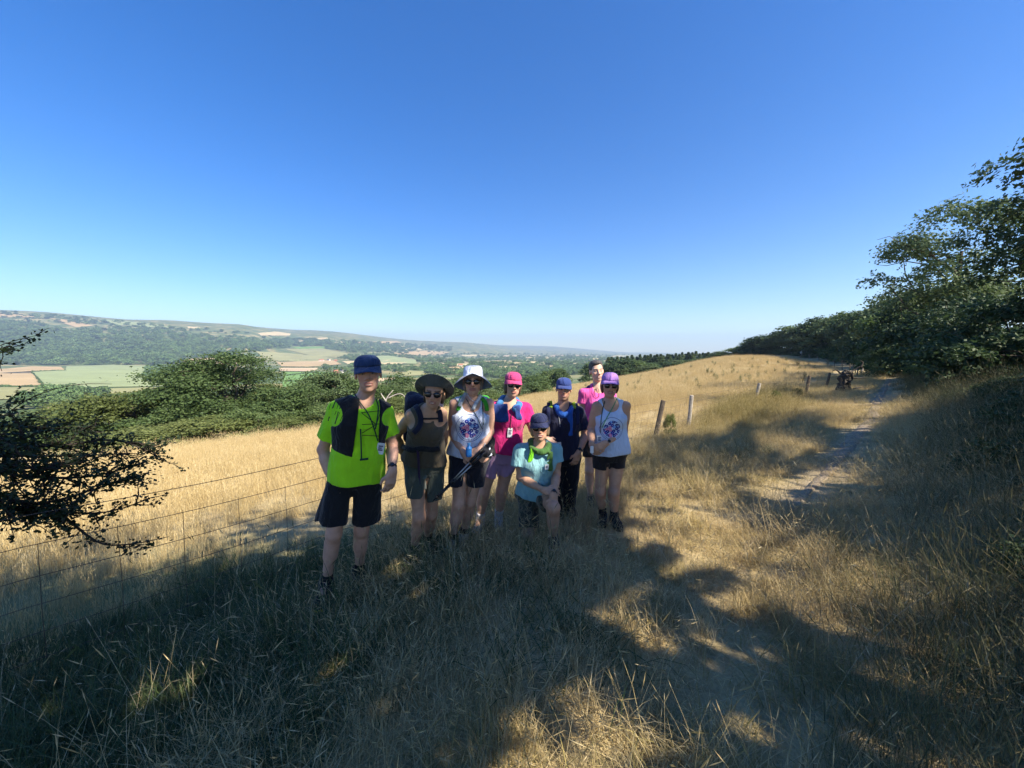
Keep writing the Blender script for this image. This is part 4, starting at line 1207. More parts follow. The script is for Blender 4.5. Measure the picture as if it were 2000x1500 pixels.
# golden hay on the field side of the fence
X = jgrid(.50, -22, 22, .5, 26)
k = (fence_side(X) > .25) & (np.hypot(X[:, 0], X[:, 1]) < 26) & ((off_of(X) < -3.0) | (X[:, 1] < 10)) & (U01(X) < .85)
lay('hay_grass', X[k], G_field, 1, 1, 'golden hay grass standing over the near field', .03, scl=rng.uniform(.7, 1.1, int(k.sum())) * (.50 + .45 * sstep(.8, 6, fence_side(X[k]))))
X = jgrid(1.1, -30, 75, 14, 105)
U, V, f = proj(np.c_[X, H(X)])
k = (np.hypot(X[:, 0], X[:, 1]) > 23) & (fence_side(X) > .3) & (off_of(X) < -3.6) & (U > 640) & (U01(X) < .8)
lay('far_hay_grass', X[k], G_far, .7, 1.1, 'golden hay grass over the far part of the field', .03)
X = jgrid(.55, 8, 40, 11, 42)
k = (off_of(X) < -.2) & (off_of(X) > -4.4) & (path_dist(X) > .46)
lay('verge_grass', X[k], G_straw + G_long, .7, 1.15, 'dry verge grass between the fence and the far path')
# rank growth along the fence foot
t = np.r_[rng.uniform(2.5, 24, 420), rng.uniform(11, 19, 260)]; o_ = np.r_[rng.normal(-.55, .42, 420), rng.normal(-.9, .5, 260)]
Xf = fa + fd * t[:, None] + fn * o_[:, None]
k = ~((Xf[:, 0] < 1.7))
G_rank = protos_of(M_mixed, [dict(seed=70 + i, n=28, h=.55, spread=.10, lean=.35, width=.005, heads=.3, flop=1.0, head_len=.08) for i in range(4)], 8, .3, 5, 8)
lay('fence_foot_grass', Xf[k], G_rank, 1, 1, 'rank brown grass grown up through the fence foot', scl=rng.uniform(.6, 1.2, int(k.sum())) * (.5 + .5 * sstep(11.5, 14, t[k])))
# tall weeds on the bank right of the path
X = jgrid(.36, 1, 34, .6, 30)
off = off_of(X); pd = path_dist(X)
k = (pd > .46 + .2 * sstep(9, 5, X[:, 1])) & (off > .32) & (off < 5.5) & (U01(X) < .3 + .7 * sstep(.5, 1.4, off))
sc = rng.uniform(.6, 1.0, int(k.sum())) * (.5 + .48 * sstep(.5, 2.2, off[k]))
lay('bank_weeds', X[k], G_bank, 1, 1, 'tall dull weeds and seeding grass on the bank right of the path', scl=sc)

# bramble and nettle scrub behind the weeds
def scrub_mesh(seed):
    r_ = np.random.default_rng(seed)
    C, Rr = crown_points(r_, 1.1, 1.1, .85, .0, 12, .8, .2, True)
    V, F, T = crown_leaves(r_, C, Rr, 1500, .060, .9, None, 5, spread=.45, up=.5, asp=.7)
    me = mesh_data('scrub', V, F, [M_scrub]); attr(me, 'tint', T); return me
M_scrub = leafy('bramble_leaf', [(0, (.022, .040, .016)), (.5, (.045, .075, .026)), (1, (.085, .115, .042))], .25)
G_scrub = [proto('scrub_source', scrub_mesh(500 + i)) for i in range(4)]
X = jgrid(.55, 2, 40, .6, 36)
off = off_of(X)
k = (off > 1.5) & (off < 6) & (U01(X) < .25 + .75 * sstep(1.5, 3, off))
lay('bank_scrub', X[k], G_scrub, 1, 1, 'dark bramble and nettle scrub on the bank below the hedge', scl=rng.uniform(.6, 1.0, int(k.sum())) * (.65 + .5 * sstep(1.5, 3.5, off[k])))

# ------------------------------------------------------------------ thistles dotted over the field
M_thistle = leafy('thistle_leaf', [(0, (.11, .135, .06)), (.5, (.18, .20, .09)), (1, (.28, .27, .14))], .3)
def thistle_mesh(seed):
    rng = np.random.default_rng(seed)
    V, F, T = [], [], []; n0 = 0
    for s in range(5):
        a = rng.uniform(0, 6.28); hh = rng.uniform(.45, .85)
        dv = np.array([math.cos(a) * rng.uniform(.1, .35), math.sin(a) * rng.uniform(.1, .35), 1.0])
        v, f = tube([np.zeros(3), dv * hh * .5, dv * hh], [.012, .009, .005], 4)
        V += list(v); F += [tuple(i + n0 for i in q) for q in f]; T += [.3] * len(v); n0 += len(v)
        for q in range(16):
            t = rng.uniform(.05, 1); b = rng.uniform(0, 6.28)
            c = dv * hh * t; d = np.array([math.cos(b), math.sin(b), .55]); d /= np.linalg.norm(d); sd = np.cross(d, [0, 0, 1]); sd /= np.linalg.norm(sd)
            L = .26 * (1.1 - t * .75)
            V += [c, c + d * L * .5 + sd * L * .15, c + d * L - [0, 0, L * .2], c + d * L * .5 - sd * L * .15]; T += [rng.uniform()] * 4
            F += [(n0, n0 + 1, n0 + 2), (n0, n0 + 2, n0 + 3)]; n0 += 4
    me = mesh_data('thistle_plant', np.array(V), F, [M_thistle]); attr(me, 'tint', np.array(T)); return me
TH = [thistle_mesh(i) for i in range(4)]
rg = random.Random(41)
spots = [(1401, 739), (1462, 741), (1533, 730), (1567, 747), (1496, 731), (1342, 744), (1290, 768), (1365, 762), (1430, 731), (1382, 730), (1580, 715), (1225, 755), (1310, 735), (1240, 762)]
while len(spots) < 85:
    u = rg.uniform(1130, 1640); v = rg.uniform(699, 775)
    if v > np.interp(u, [1000, 1200, 1400, 1640], [772, 745, 702, 700]) and v < 742 + (1640 - u) * .03: spots.append((u, v))
for i, (u, v) in enumerate(spots):
    g = ground_at(u, v, 8)
    if g is None or g[1] > 125: continue
    o = bpy.data.objects.new('thistle_plant', TH[i % 4]); COL.objects.link(o)
    o.location = (g[0], g[1], hz(g[0], g[1]) - .02); o.rotation_euler = (0, 0, rg.uniform(0, 6.28))
    s = rg.uniform(.55, 1.0) * (1 + g[1] / 130) * (.8 if g[1] < 20 else 1); o.scale = (s, s, s * .9)
    tag(o, 'green thistle plant growing in the straw coloured field', 'plant', 'thistles dotted over the straw field')
# leafy weeds in the fence line
for u, dep, hgt, wd, lab in ((1313, 9.6, .62, .34, 'yellow green leafy weed climbing beside the leaning fence post'), (1518, 14.5, .70, .40, 'spiky green sapling in the rank grass between two fence posts'), (1560, 17.5, .5, .45, 'small green weed beside the thick fence post')):
    x = (u - 1000) / FPX * dep
    place_tree('leafy_weed', *bush_meshes[0], (x, dep, hz(x, dep) - .03), u, (wd / 5, wd / 5, hgt / 4), lab, 'plant')
# ------------------------------------------------------------------ bodies and clothes as smooth closed surfaces
def sub_of(child, parent): child.parent = parent; child.matrix_parent_inverse = Matrix.Identity(4)
def nrm(v): v = np.asarray(v, float); return v / (np.linalg.norm(v) + 1e-12)
class Shape:
    """a smooth solid: primitives blended together, then meshed with surface nets on a box grid"""
    def __init__(s): s.ops = []
    def _b(s, pts, r, k): pts = np.asarray(pts, float).reshape(-1, 3); return pts.min(0) - r - k, pts.max(0) + r + k
    def cone(s, a, b, ra, rb, k=.02, sub=False, flat=False):
        a, b = np.asarray(a, float), np.asarray(b, float); ab = b - a; L2 = ab @ ab; L = math.sqrt(L2)
        def f(P):
            t = ((P - a) @ ab) / L2; tc = np.clip(t, 0, 1)
            d = np.linalg.norm(P - (a + tc[..., None] * ab), axis=-1) - (ra + (rb - ra) * tc)
            if flat:
                q = np.linalg.norm(P - (a + t[..., None] * ab), axis=-1) - (ra + (rb - ra) * np.clip(t, -.2, 1.2))
                d = np.maximum(q, np.maximum(-t, t - 1) * L) if flat is True else np.maximum(d, (t - 1) * L)
            return d
        s.ops.append((f, s._b([a, b], max(ra, rb), k + .02), k, 'sub' if sub else 'add')); return s
    def ell(s, c, ax, r, k=.02, sub=False):
        c = np.asarray(c, float); ax = np.asarray(ax, float); r = np.asarray(r, float)
        def f(P):
            q = (P - c) @ ax.T
            k0 = np.linalg.norm(q / r, axis=-1); k1 = np.linalg.norm(q / r ** 2, axis=-1) + 1e-9
            return k0 * (k0 - 1) / k1
        s.ops.append((f, s._b([c], r.max(), k + .02), k, 'sub' if sub else 'add')); return s
    def box(s, c, ax, hf, r=.01, k=.01, sub=False):
        c = np.asarray(c, float); ax = np.asarray(ax, float); hf = np.asarray(hf, float)
        def f(P):
            q = np.abs((P - c) @ ax.T) - (hf - r)
            return np.linalg.norm(np.maximum(q, 0), axis=-1) + np.minimum(q.max(-1), 0) - r
        s.ops.append((f, s._b([c], np.linalg.norm(hf), k + .02), k, 'sub' if sub else 'add')); return s
    def loft(s, o, up, rt, fw, L, rings, k=.03, infl=0.0):
        rg_ = np.array(rings, float)
        o = np.asarray(o, float)
        t0, t1 = rg_[0, 0], rg_[-1, 0]
        def f(P):
            q = P - o
            t = q @ up / L; x = q @ rt; y = q @ fw
            tc = np.clip(t, t0, t1)
            w = np.interp(tc, rg_[:, 0], rg_[:, 1]) + infl; d = np.interp(tc, rg_[:, 0], rg_[:, 2]) + infl; of = np.interp(tc, rg_[:, 0], rg_[:, 3])
            e = np.sqrt((x / w) ** 2 + ((y - of) / d) ** 2)
            return np.hypot(np.maximum((e - 1) * np.minimum(w, d), 0), (t - tc) * L * .8) + np.minimum((e - 1) * np.minimum(w, d), 0) * (t == tc)
        pts = [o + up * L * t0, o + up * L * t1]
        s.ops.append((f, s._b(pts, rg_[:, 1:3].max() + infl + .03, k + .02), k, 'add')); return s
    def func(s, f, kind='cut', k=0.0): s.ops.append((f, None, k, kind)); return s
    def mesh(s, h=.008, wr=0.0, wf=26.0, seed=0, zc=None):
        lo = np.min([o[1][0] for o in s.ops if o[1] is not None and o[3] == 'add'], 0) - h; hi = np.max([o[1][1] for o in s.ops if o[1] is not None and o[3] == 'add'], 0) + h
        X = np.arange(lo[0], hi[0] + h, h); Y = np.arange(lo[1], hi[1] + h, h)
        Z = np.arange(lo[2], hi[2] + h, h) if zc is None else zc(lo[2], hi[2])
        D = np.full((len(X), len(Y), len(Z)), .5, np.float32)
        rw = np.random.default_rng(seed)
        for f, bb_, k, kind in s.ops:
            if bb_ is None: sl = (slice(None),) * 3
            else:
                sl = tuple(slice(max(0, np.searchsorted(g, bb_[0][i]) - 1), min(len(g), np.searchsorted(g, bb_[1][i]) + 1)) for i, g in enumerate((X, Y, Z)))
            gx_, gy_, gz_ = X[sl[0]], Y[sl[1]], Z[sl[2]]
            if not (len(gx_) and len(gy_) and len(gz_)): continue
            P = np.empty((len(gx_), len(gy_), len(gz_), 3), np.float32)
            P[..., 0] = gx_[:, None, None]; P[..., 1] = gy_[None, :, None]; P[..., 2] = gz_[None, None, :]
            d = f(P).astype(np.float32)
            A = D[sl]
            if kind == 'add':
                if k > 0:
                    hh = np.maximum(k - np.abs(A - d), 0) / k
                    D[sl] = np.minimum(A, d) - hh * hh * k * .25
                else: D[sl] = np.minimum(A, d)
            elif kind == 'sub' or kind == 'cut':
                if kind == 'sub': d = -d
                if k > 0:
                    hh = np.maximum(k - np.abs(A - d), 0) / k
                    D[sl] = np.maximum(A, d) + hh * hh * k * .25
                else: D[sl] = np.maximum(A, d)
            elif kind == 'warp': D[sl] = A + d
        if wr:
            P = np.empty(D.shape + (3,), np.float32)
            P[..., 0] = X[:, None, None]; P[..., 1] = Y[None, :, None]; P[..., 2] = Z[None, None, :]
            w = 0
            for i in range(6):
                v = rw.normal(0, 1, 3) * np.array([1, 1, .55]); v = v / np.linalg.norm(v) * wf * rw.uniform(.5, 1.6)
                w = w + np.sin(P @ v.astype(np.float32) + rw.uniform(0, 6) + 1.2 * np.sin(P @ (rw.normal(0, 9, 3)).astype(np.float32)))
            D = D + wr * w / 2.4
        return nets(D, X, Y, Z)
def nets(D, X, Y, Z):
    """surface nets: one vertex per crossed cell, one quad per crossed edge"""
    D = D.copy()
    D[[0, -1]] = .5; D[:, [0, -1]] = .5; D[:, :, [0, -1]] = .5
    ins = D < 0
    nx, ny, nz = D.shape
    c = np.zeros((nx - 1, ny - 1, nz - 1), np.int8)
    for dx in (0, 1):
        for dy in (0, 1):
            for dz in (0, 1): c += ins[dx:nx - 1 + dx, dy:ny - 1 + dy, dz:nz - 1 + dz]
    cell = (c > 0) & (c < 8)
    I = np.argwhere(cell)
    idx = np.full(cell.shape, -1, np.int64); idx[cell] = np.arange(len(I))
    acc = np.zeros((len(I), 3)); cnt = np.zeros(len(I))
    cor = [(a, b, d) for a in (0, 1) for b in (0, 1) for d in (0, 1)]
    val = {q: D[I[:, 0] + q[0], I[:, 1] + q[1], I[:, 2] + q[2]].astype(float) for q in cor}
    for q in cor:
        for ax in range(3):
            if q[ax]: continue
            r = list(q); r[ax] = 1; r = tuple(r)
            a, b = val[q], val[r]
            m_ = (a < 0) != (b < 0)
            t = np.where(m_, a / np.where(np.abs(a - b) < 1e-9, 1e-9, a - b), 0)
            p = np.array(q, float)[None].repeat(len(I), 0); p[:, ax] = t
            acc[m_] += p[m_]; cnt[m_] += 1
    u = acc / cnt[:, None]
    def lerp(G, i, f): return G[i] + (G[np.minimum(i + 1, len(G) - 1)] - G[i]) * f
    V = np.stack([lerp(X, I[:, 0], u[:, 0]), lerp(Y, I[:, 1], u[:, 1]), lerp(Z, I[:, 2], u[:, 2])], -1)
    F = []
    for ax in range(3):
        o1, o2 = [(1, 2), (2, 0), (0, 1)][ax]
        sh = [slice(0, n) for n in (nx, ny, nz)]
        s0 = list(sh); s0[ax] = slice(0, D.shape[ax] - 1); s1 = list(sh); s1[ax] = slice(1, D.shape[ax])
        e = ins[tuple(s0)] != ins[tuple(s1)]
        K = np.argwhere(e)
        K = K[(K[:, o1] > 0) & (K[:, o2] > 0)]
        g = lambda d1, d2: idx[tuple((K + np.eye(3, dtype=int)[o1] * d1 + np.eye(3, dtype=int)[o2] * d2).T)]
        q = np.stack([g(-1, -1), g(0, -1), g(0, 0), g(-1, 0)], -1)
        inside_first = ins[tuple(K.T)]
        q[~inside_first] = q[~inside_first][:, ::-1]
        F.append(q)
    F = np.concatenate(F)
    F = F[(F >= 0).all(1)]
    return V, F

def cloth_mat(name, col, rough=.85, var=.10, extra=None, spec=.15):
    m, nt, b = mat(name)
    tc = nt.nodes.new('ShaderNodeTexCoord').outputs['Object']
    f = noise(nt, 7, 4, tc); w = noise(nt, 900, 2, tc)
    r = ramp(nt, [(.3, tuple(c * (1 - var) for c in col)), (.7, tuple(min(1, c * (1 + var)) for c in col))], f).outputs[0]
    if extra: r = extra(nt, r)
    nt.links.new(r, b.inputs['Base Color'])
    b.inputs['Roughness'].default_value = rough; b.inputs['Specular IOR Level'].default_value = spec
    b.inputs['Sheen Weight'].default_value = .15
    mp = N(nt, 'ShaderNodeMapping'); mp.inputs['Scale'].default_value = (1.0, 1.0, .45); mp.inputs['Rotation'].default_value = (.3, .5, 0); nt.links.new(tc, mp.inputs['Vector'])
    fold = noise(nt, 17, 3, mp.outputs[0], .5, .8)
    hsum = math_n(nt, 'ADD', math_n(nt, 'MULTIPLY', fold, 1.0), math_n(nt, 'MULTIPLY', w, .03))
    bump(nt, b, hsum, .75, .035)
    return m
m, nt, b = mat('skin')
ca = N(nt, 'ShaderNodeAttribute', attribute_name='col').outputs['Color']
tc = nt.nodes.new('ShaderNodeTexCoord').outputs['Object']
f = noise(nt, 22, 5, tc)
nt.links.new(mix(nt, ca, ramp(nt, [(.3, (.86, .80, .78)), (.7, (1.1, 1.07, 1.05))], f).outputs[0], .8, 'MULTIPLY'), b.inputs['Base Color'])
b.inputs['Roughness'].default_value = .52; b.inputs['Specular IOR Level'].default_value = .35
M_skin = m
def flower_print(ring=True):
    """circle of blue and pink flowers inside a thin ring with a band of small lettering-like marks"""
    def ex(nt, base):
        p = N(nt, 'ShaderNodeAttribute', attribute_name='pr').outputs['Vector']
        sp = nt.nodes.new('ShaderNodeSeparateXYZ'); nt.links.new(p, sp.inputs[0])
        ln = nt.nodes.new('ShaderNodeVectorMath'); ln.operation = 'LENGTH'
        fl = nt.nodes.new('ShaderNodeCombineXYZ'); nt.links.new(sp.outputs[0], fl.inputs[0]); nt.links.new(sp.outputs[1], fl.inputs[1])
        nt.links.new(fl.outputs[0], ln.inputs[0])
        r = ln.outputs['Value']
        front = math_n(nt, 'GREATER_THAN', sp.outputs[2], 0.0)
        vo = N(nt, 'ShaderNodeTexVoronoi', Scale=3.7); vo.voronoi_dimensions = '2D'; nt.links.new(fl.outputs[0], vo.inputs['Vector'])
        petal = math_n(nt, 'LESS_THAN', vo.outputs['Distance'], .56)
        eye = math_n(nt, 'LESS_THAN', vo.outputs['Distance'], .10)
        hue = nt.nodes.new('ShaderNodeSeparateColor'); nt.links.new(vo.outputs['Color'], hue.inputs[0])
        fc = ramp(nt, [(0, (.03, .05, .34)), (.34, (.06, .12, .55)), (.35, (.62, .20, .36)), (.52, (.75, .35, .48)), (.53, (.02, .03, .22)), (.8, (.16, .34, .75))], hue.outputs[0], 'CONSTANT').outputs[0]
        core = math_n(nt, 'MULTIPLY', math_n(nt, 'MULTIPLY', math_n(nt, 'LESS_THAN', r, .74), petal), front)
        c = mix(nt, base, fc, core)
        c = mix(nt, c, (.75, .78, .85), math_n(nt, 'MULTIPLY', core, eye))
        rg1 = math_n(nt, 'MULTIPLY', math_n(nt, 'LESS_THAN', math_n(nt, 'ABSOLUTE', math_n(nt, 'SUBTRACT', r, 1.0)), .018), front)
        at = math_n(nt, 'ARCTAN2', sp.outputs[1], sp.outputs[0])
        tick = math_n(nt, 'GREATER_THAN', math_n(nt, 'SINE', math_n(nt, 'MULTIPLY', at, 46.0)), .1)
        band = math_n(nt, 'LESS_THAN', math_n(nt, 'ABSOLUTE', math_n(nt, 'SUBTRACT', r, .88)), .035)
        low = math_n(nt, 'LESS_THAN', sp.outputs[1], -.3)
        c = mix(nt, c, (.05, .07, .25), math_n(nt, 'MAXIMUM', rg1, math_n(nt, 'MULTIPLY', math_n(nt, 'MULTIPLY', math_n(nt, 'MULTIPLY', tick, band), low), front)))
        return c
    return ex

MAN = [(-.16, .125, .10, 0), (-.06, .165, .115, -.005), (.08, .168, .118, .0), (.3, .158, .115, .012), (.5, .162, .118, .014), (.72, .180, .122, .008), (.86, .172, .108, -.004), (.96, .125, .082, -.016), (1.03, .07, .06, -.02)]
WOM = [(-.16, .125, .105, -.005), (-.06, .172, .118, -.012), (.06, .172, .118, -.008), (.28, .142, .105, .006), (.45, .136, .102, .010), (.66, .150, .108, .006), (.82, .150, .098, -.004), (.94, .112, .074, -.014), (1.03, .055, .05, -.018)]
SKINS = {'fair': (.60, .40, .31), 'tan': (.50, .30, .205), 'ruddy': (.56, .34, .25)}
PEOPLE = []
class Person:
    def __init__(s, label, J, depth, sex='f', g=1.0, hs=1.0, yaw=0, pitch=0, roll=0, skin='fair', group='walkers posing together beside the path'):
        s.J = {k: px(v[0], v[1], depth + (v[2] if len(v) > 2 else 0)) for k, v in J.items()}
        s.depth, s.sex, s.g, s.hs, s.skin = depth, sex, g, hs, SKINS[skin]
        j = s.J
        s.root = empty('person', (j['neck'][0], j['neck'][1], hz(j['neck'][0], j['neck'][1])), label, 'person', group)
        s.hipc = (j['hipa'] + j['hipb']) / 2
        s.up = nrm(j['neck'] - s.hipc); s.L = np.linalg.norm(j['neck'] - s.hipc)
        r = j['shb'] - j['sha']; s.rt = nrm(r - (r @ s.up) * s.up); s.fw = np.cross(s.rt, s.up)
        cy_, sy_ = math.cos(R(yaw)), math.sin(R(yaw))
        f0 = np.array([sy_, -cy_, 0]); r0 = np.array([cy_, sy_, 0]); u0 = np.array([0, 0, 1.0])
        cp, sp_ = math.cos(R(pitch)), math.sin(R(pitch))
        f1 = f0 * cp + u0 * sp_; u1 = u0 * cp - f0 * sp_
        cr, sr = math.cos(R(roll)), math.sin(R(roll))
        s.hf, s.hr, s.hu = f1, r0 * cr - u1 * sr, u1 * cr + r0 * sr
        s.hax = np.stack([s.hr, s.hf, s.hu])
        s.rings = MAN if sex == 'm' else WOM
        s.k = s.L / .54
        lens = {n: round(float(np.linalg.norm(j[a] - j[b_])), 2) for n, a, b_ in (('tor', 'neck', 'hipa'), ('sh', 'sha', 'shb'), ('uaA', 'sha', 'ela'), ('faA', 'ela', 'wra'), ('uaB', 'shb', 'elb'), ('faB', 'elb', 'wrb'), ('thA', 'hipa', 'kna'), ('siA', 'kna', 'ana'), ('thB', 'hipb', 'knb'), ('siB', 'knb', 'anb'), ('hd', 'head', 'neck'))}
        lens['gA'] = round(float(j['ana'][2] - hz(*j['ana'][:2])), 2); lens['gB'] = round(float(j['anb'][2] - hz(*j['anb'][:2])), 2)
        print('PERSON', label[:34], lens)
    def h(s, x, y, z): return s.J['head'] + (s.hr * x + s.hf * y + s.hu * z) * s.hs
    def t(s, x, y, t_): return s.hipc + s.rt * x + s.fw * y + s.up * s.L * t_
    def rg(s): return [(a, w * s.g, d * s.g, o) for a, w, d, o in s.rings]
    def torso(s, S, infl=0.0, k=.03):
        j, g = s.J, s.g
        S.loft(s.hipc, s.up, s.rt, s.fw, s.L, s.rg(), k, infl)
        for a in ('sha', 'shb'):
            S.cone(s.t(0, -.01, .955), j[a] - s.up * .006, .052 * g + infl * .7, .046 * g + infl * .8, .05)
        if s.sex == 'f':
            for sg in (-1, 1): S.ell(s.t(sg * .068 * g, .075 * g, .66), np.stack([s.rt, s.fw, s.up]), np.array([.062, .052, .062]) * g + infl, .035)
        return S
    def arm(s, S, a, r=1.0, upto=1.0):
        j = s.J; q = s.g * r * (1.0 if s.sex == 'm' else .86)
        sh, el, wr = j['sh' + a], j['el' + a], j['wr' + a]
        S.cone(sh - s.up * .006, el, .048 * q, .040 * q, .03)
        m_ = sh + (el - sh) * .45; S.ell(m_, np.stack([nrm(np.cross(el - sh, s.fw)), s.fw, nrm(el - sh)]), np.array([.050, .052, .11]) * q, .03)
        S.cone(el, wr, .040 * q, .027 * q, .02)
        m2 = el + (wr - el) * .3; S.cone(m2, el + (wr - el) * .6, .044 * q, .034 * q, .03)
    def leg(s, S, a, q=1.0):
        j = s.J; q = q * s.g * (1 if s.sex == 'm' else .95)
        hp, kn, an = j['hip' + a], j['kn' + a], j['an' + a]
        S.cone(hp, kn, .088 * q, .054 * q, .03)
        S.ell(kn + s.fw * .012, np.eye(3), np.array([.052, .055, .06]) * q, .03)
        S.cone(kn, an, .050 * q, .034 * q, .02)
        ax = nrm(an - kn); bk = s.fw - (s.fw @ ax) * ax; bk = -nrm(bk)
        S.cone(kn + (an - kn) * .2 + bk * .018, kn + (an - kn) * .45 + bk * .014, .050 * q, .046 * q, .04)
    def hand(s, S, a, f, n, sgn, curl=.35, sc=1.0, thumb=.6, spread=.9):
        """wrist joint, finger direction f, back-of-hand normal n, sgn: thumb to the +side or -side"""
        w = s.J['wr' + a]; f = nrm(f); n = nrm(np.asarray(n, float) - (np.asarray(n, float) @ f) * f); sd = np.cross(n, f) * sgn
        q = sc * (1.0 if s.sex == 'm' else .92)
        S.box(w + f * .048 * q, np.stack([sd, f, n]), np.array([.040, .050, .015]) * q, .013 * q, .015)
        S.cone(w - f * .01, w + f * .02 * q, .026 * q, .024 * q, .02)
        lens = [.92, 1.0, .95, .76]
        for i in range(4):
            o = (.5 - i / 3) * 2
            p = w + f * (.088 - .006 * abs(o)) * q + sd * o * .030 * q
            d = nrm(f + sd * o * .10 * spread); ang_ = curl * .7
            for si, Ls in enumerate((.042, .028, .022)):
                dd = nrm(d * math.cos(ang_) - n * math.sin(ang_))
                e = p + dd * Ls * lens[i] * q
                S.cone(p, e, (.0098 - .0006 * si) * q, (.0092 - .0010 * si) * q, .005 if si else .009)
                p = e; ang_ += curl
        p = w + f * .028 * q + sd * .034 * q
        e = p + nrm(f * .75 + sd * .6 - n * .35 * thumb) * .042 * q
        S.cone(p - sd * .012, e, .014 * q, .0115 * q, .014)
        S.cone(e, e + nrm(f * .95 + sd * .15 - n * .5 * thumb) * .030 * q, .0115 * q, .009 * q, .006)
    def head(s, S, smile=0.0, jaw=1.0):
        A, q, h = s.hax, s.hs, s.h
        nb = s.J['neck']
        S.cone(nb - s.up * .02, h(0, -.022, -.075), (.062 if s.sex == 'm' else .050) * s.g, (.056 if s.sex == 'm' else .046), .03)
        S.ell(h(0, -.014, .034), A, np.array([.076, .095, .086]) * q, .02)
        S.ell(h(0, .024, -.034), A, np.array([.062, .068, .083]) * q, .03)
        S.ell(h(0, .036, -.078), A, np.array([.048 * jaw, .046, .036]) * q, .025)
        S.ell(h(0, .066, -.103), A, np.array([.022, .016, .016]) * q, .018)
        for sg in (-1, 1):
            S.ell(h(sg * .042, .062, -.026 + .006 * smile), A, np.array([.021, .018, .019]) * q, .018)
            S.cone(h(sg * .010, .086, .026), h(sg * .044, .070, .026), .0105 * q, .009 * q, .014)
        for sg in (-1, 1): S.ell(h(sg * .032, .098, .003), A, np.array([.017, .016, .012]) * q, .010, True)
        for sg in (-1, 1): S.ell(h(sg * .032, .074, .002), A, np.array([.0135, .0135, .0115]) * q, .003)
        S.cone(h(0, .086, .014), h(0, .108, -.028), .0080 * q, .0125 * q, .012)
        for sg in (-1, 1): S.ell(h(sg * .0125, .098, -.034), A, np.array([.0085, .011, .0085]) * q, .008)
        S.ell(h(0, .090, -.060), A, np.array([.024 + .005 * smile, .010, .0062]) * q, .006)
        S.ell(h(0, .088, -.0735), A, np.array([.020 + .004 * smile, .010, .0068]) * q, .006)
        S.ell(h(0, .104, -.067), A, np.array([.024 + .006 * smile, .010, .0030 + .002 * smile]) * q, .003, True)
        for sg in (-1, 1): S.ell(h(sg * .079, -.006, -.006), A, np.array([.009, .019, .031]) * q, .008)
    def paint(s, V, smile=0.0, brow=(.10, .07, .05), stubble=0.0, iris=(.08, .06, .05)):
        q = (V - s.J['head']) @ s.hax.T / s.hs
        x, y, z = np.abs(q[:, 0]), q[:, 1], q[:, 2]
        C = np.tile(np.array(s.skin), (len(V), 1))
        hd = (np.linalg.norm(q, axis=1) < .17)
        def put(m_, c, a=1.0):
            m_ = (m_.astype(float) * a)[:, None]; C[:] = C * (1 - m_) + np.array(c) * m_
        red = hd & (y > .05)
        put(red * np.exp(-(((x - .042) / .022) ** 2 + ((z + .03) / .022) ** 2)), np.array(s.skin) * np.array([1.12, .80, .78]), .6)
        put(red * np.exp(-((x / .014) ** 2 + ((z + .03) / .014) ** 2)), np.array(s.skin) * np.array([1.1, .82, .8]), .5)
        if stubble: put((hd & (z < -.045) & (y > -.01)), np.array(s.skin) * np.array([.62, .62, .66]), stubble)
        put(hd & (y > .078) & (np.abs(z + .0665) < .0135) & (x < .026 + .005 * smile) & (np.abs(z + .0665) < .0135 - .30 * np.maximum(x - .012, 0)), (.40, .16, .14), .8)
        if smile > .4: put(hd & (y > .070) & (np.abs(z + .067) < .0046 * smile) & (x < .017), (.55, .51, .46))
        put(hd & (y > .058) & (np.abs(z - .027 + .10 * np.maximum(x - .036, 0)) < .0058) & (x > .013) & (x < .053), brow, .85)
        ey = np.hypot((x - .032) / .0145, (z - .002) / .0062)
        put(hd & (y > .066) & (ey < 1.3), np.array(s.skin) * .5, .8)
        put(hd & (y > .066) & (ey < .85), (.34, .31, .29))
        put(hd & (y > .070) & (np.hypot(x - .032, (z - .002) * 1.2) < .0060), iris)
        j = s.J                                          # knees, elbows and knuckles a little redder
        for kk in ('kna', 'knb', 'ela', 'elb'):
            d = np.linalg.norm(V - j[kk], axis=1); put(np.exp(-(d / .055) ** 2), np.array(s.skin) * np.array([1.08, .84, .80]), .5)
        return C
    def body(s, hands, smile=0., brow=(.10, .07, .05), stubble=0., legs=True, hv=.006):
        S = Shape(); s.torso(S); s.head(S, smile)
        for a in 'ab': s.arm(S, a)
        for a in 'ab': s.leg(S, a)
        for a in 'ab':                                    # bare foot inside the shoe
            an = s.J['an' + a]; S.cone(an, an + s.foot[a] * .09 - np.array([0, 0, .045]), .036, .028, .03)
        for a, kw in hands.items(): s.hand(S, a, **kw)
        zh = s.J['head'][2]
        def zc(lo, hi):
            z1 = zh - .14
            hz_ = np.concatenate([np.arange(lo, z1, .0072), np.arange(z1, hi + .0045, .0044)]); return hz_
        V, F = S.mesh(hv, zc=zc)
        me = mesh_data('body', V, F, [M_skin], True)
        attr(me, 'col', s.paint(V, smile, brow, stubble), 'FLOAT_COLOR')
        s.body_o = obj('body', me, s.root)
        s.bvh_body = BVHTree.FromPolygons([tuple(v) for v in V], [tuple(f) for f in F])
    def part(s, name, S, m_, h=.0085, wr=0., wf=26., seed=0, parent=None, smooth=True):
        V, F = S.mesh(h, wr * 1.35, wf, seed) if isinstance(S, Shape) else S
        me = mesh_data(name, V, F, [m_], smooth)
        o = obj(name, me, s.root)
        s.last = (V, F)
        return o
    def bvh(s, V, F): return BVHTree.FromPolygons([tuple(map(float, v)) for v in V], [tuple(map(int, f)) for f in F])
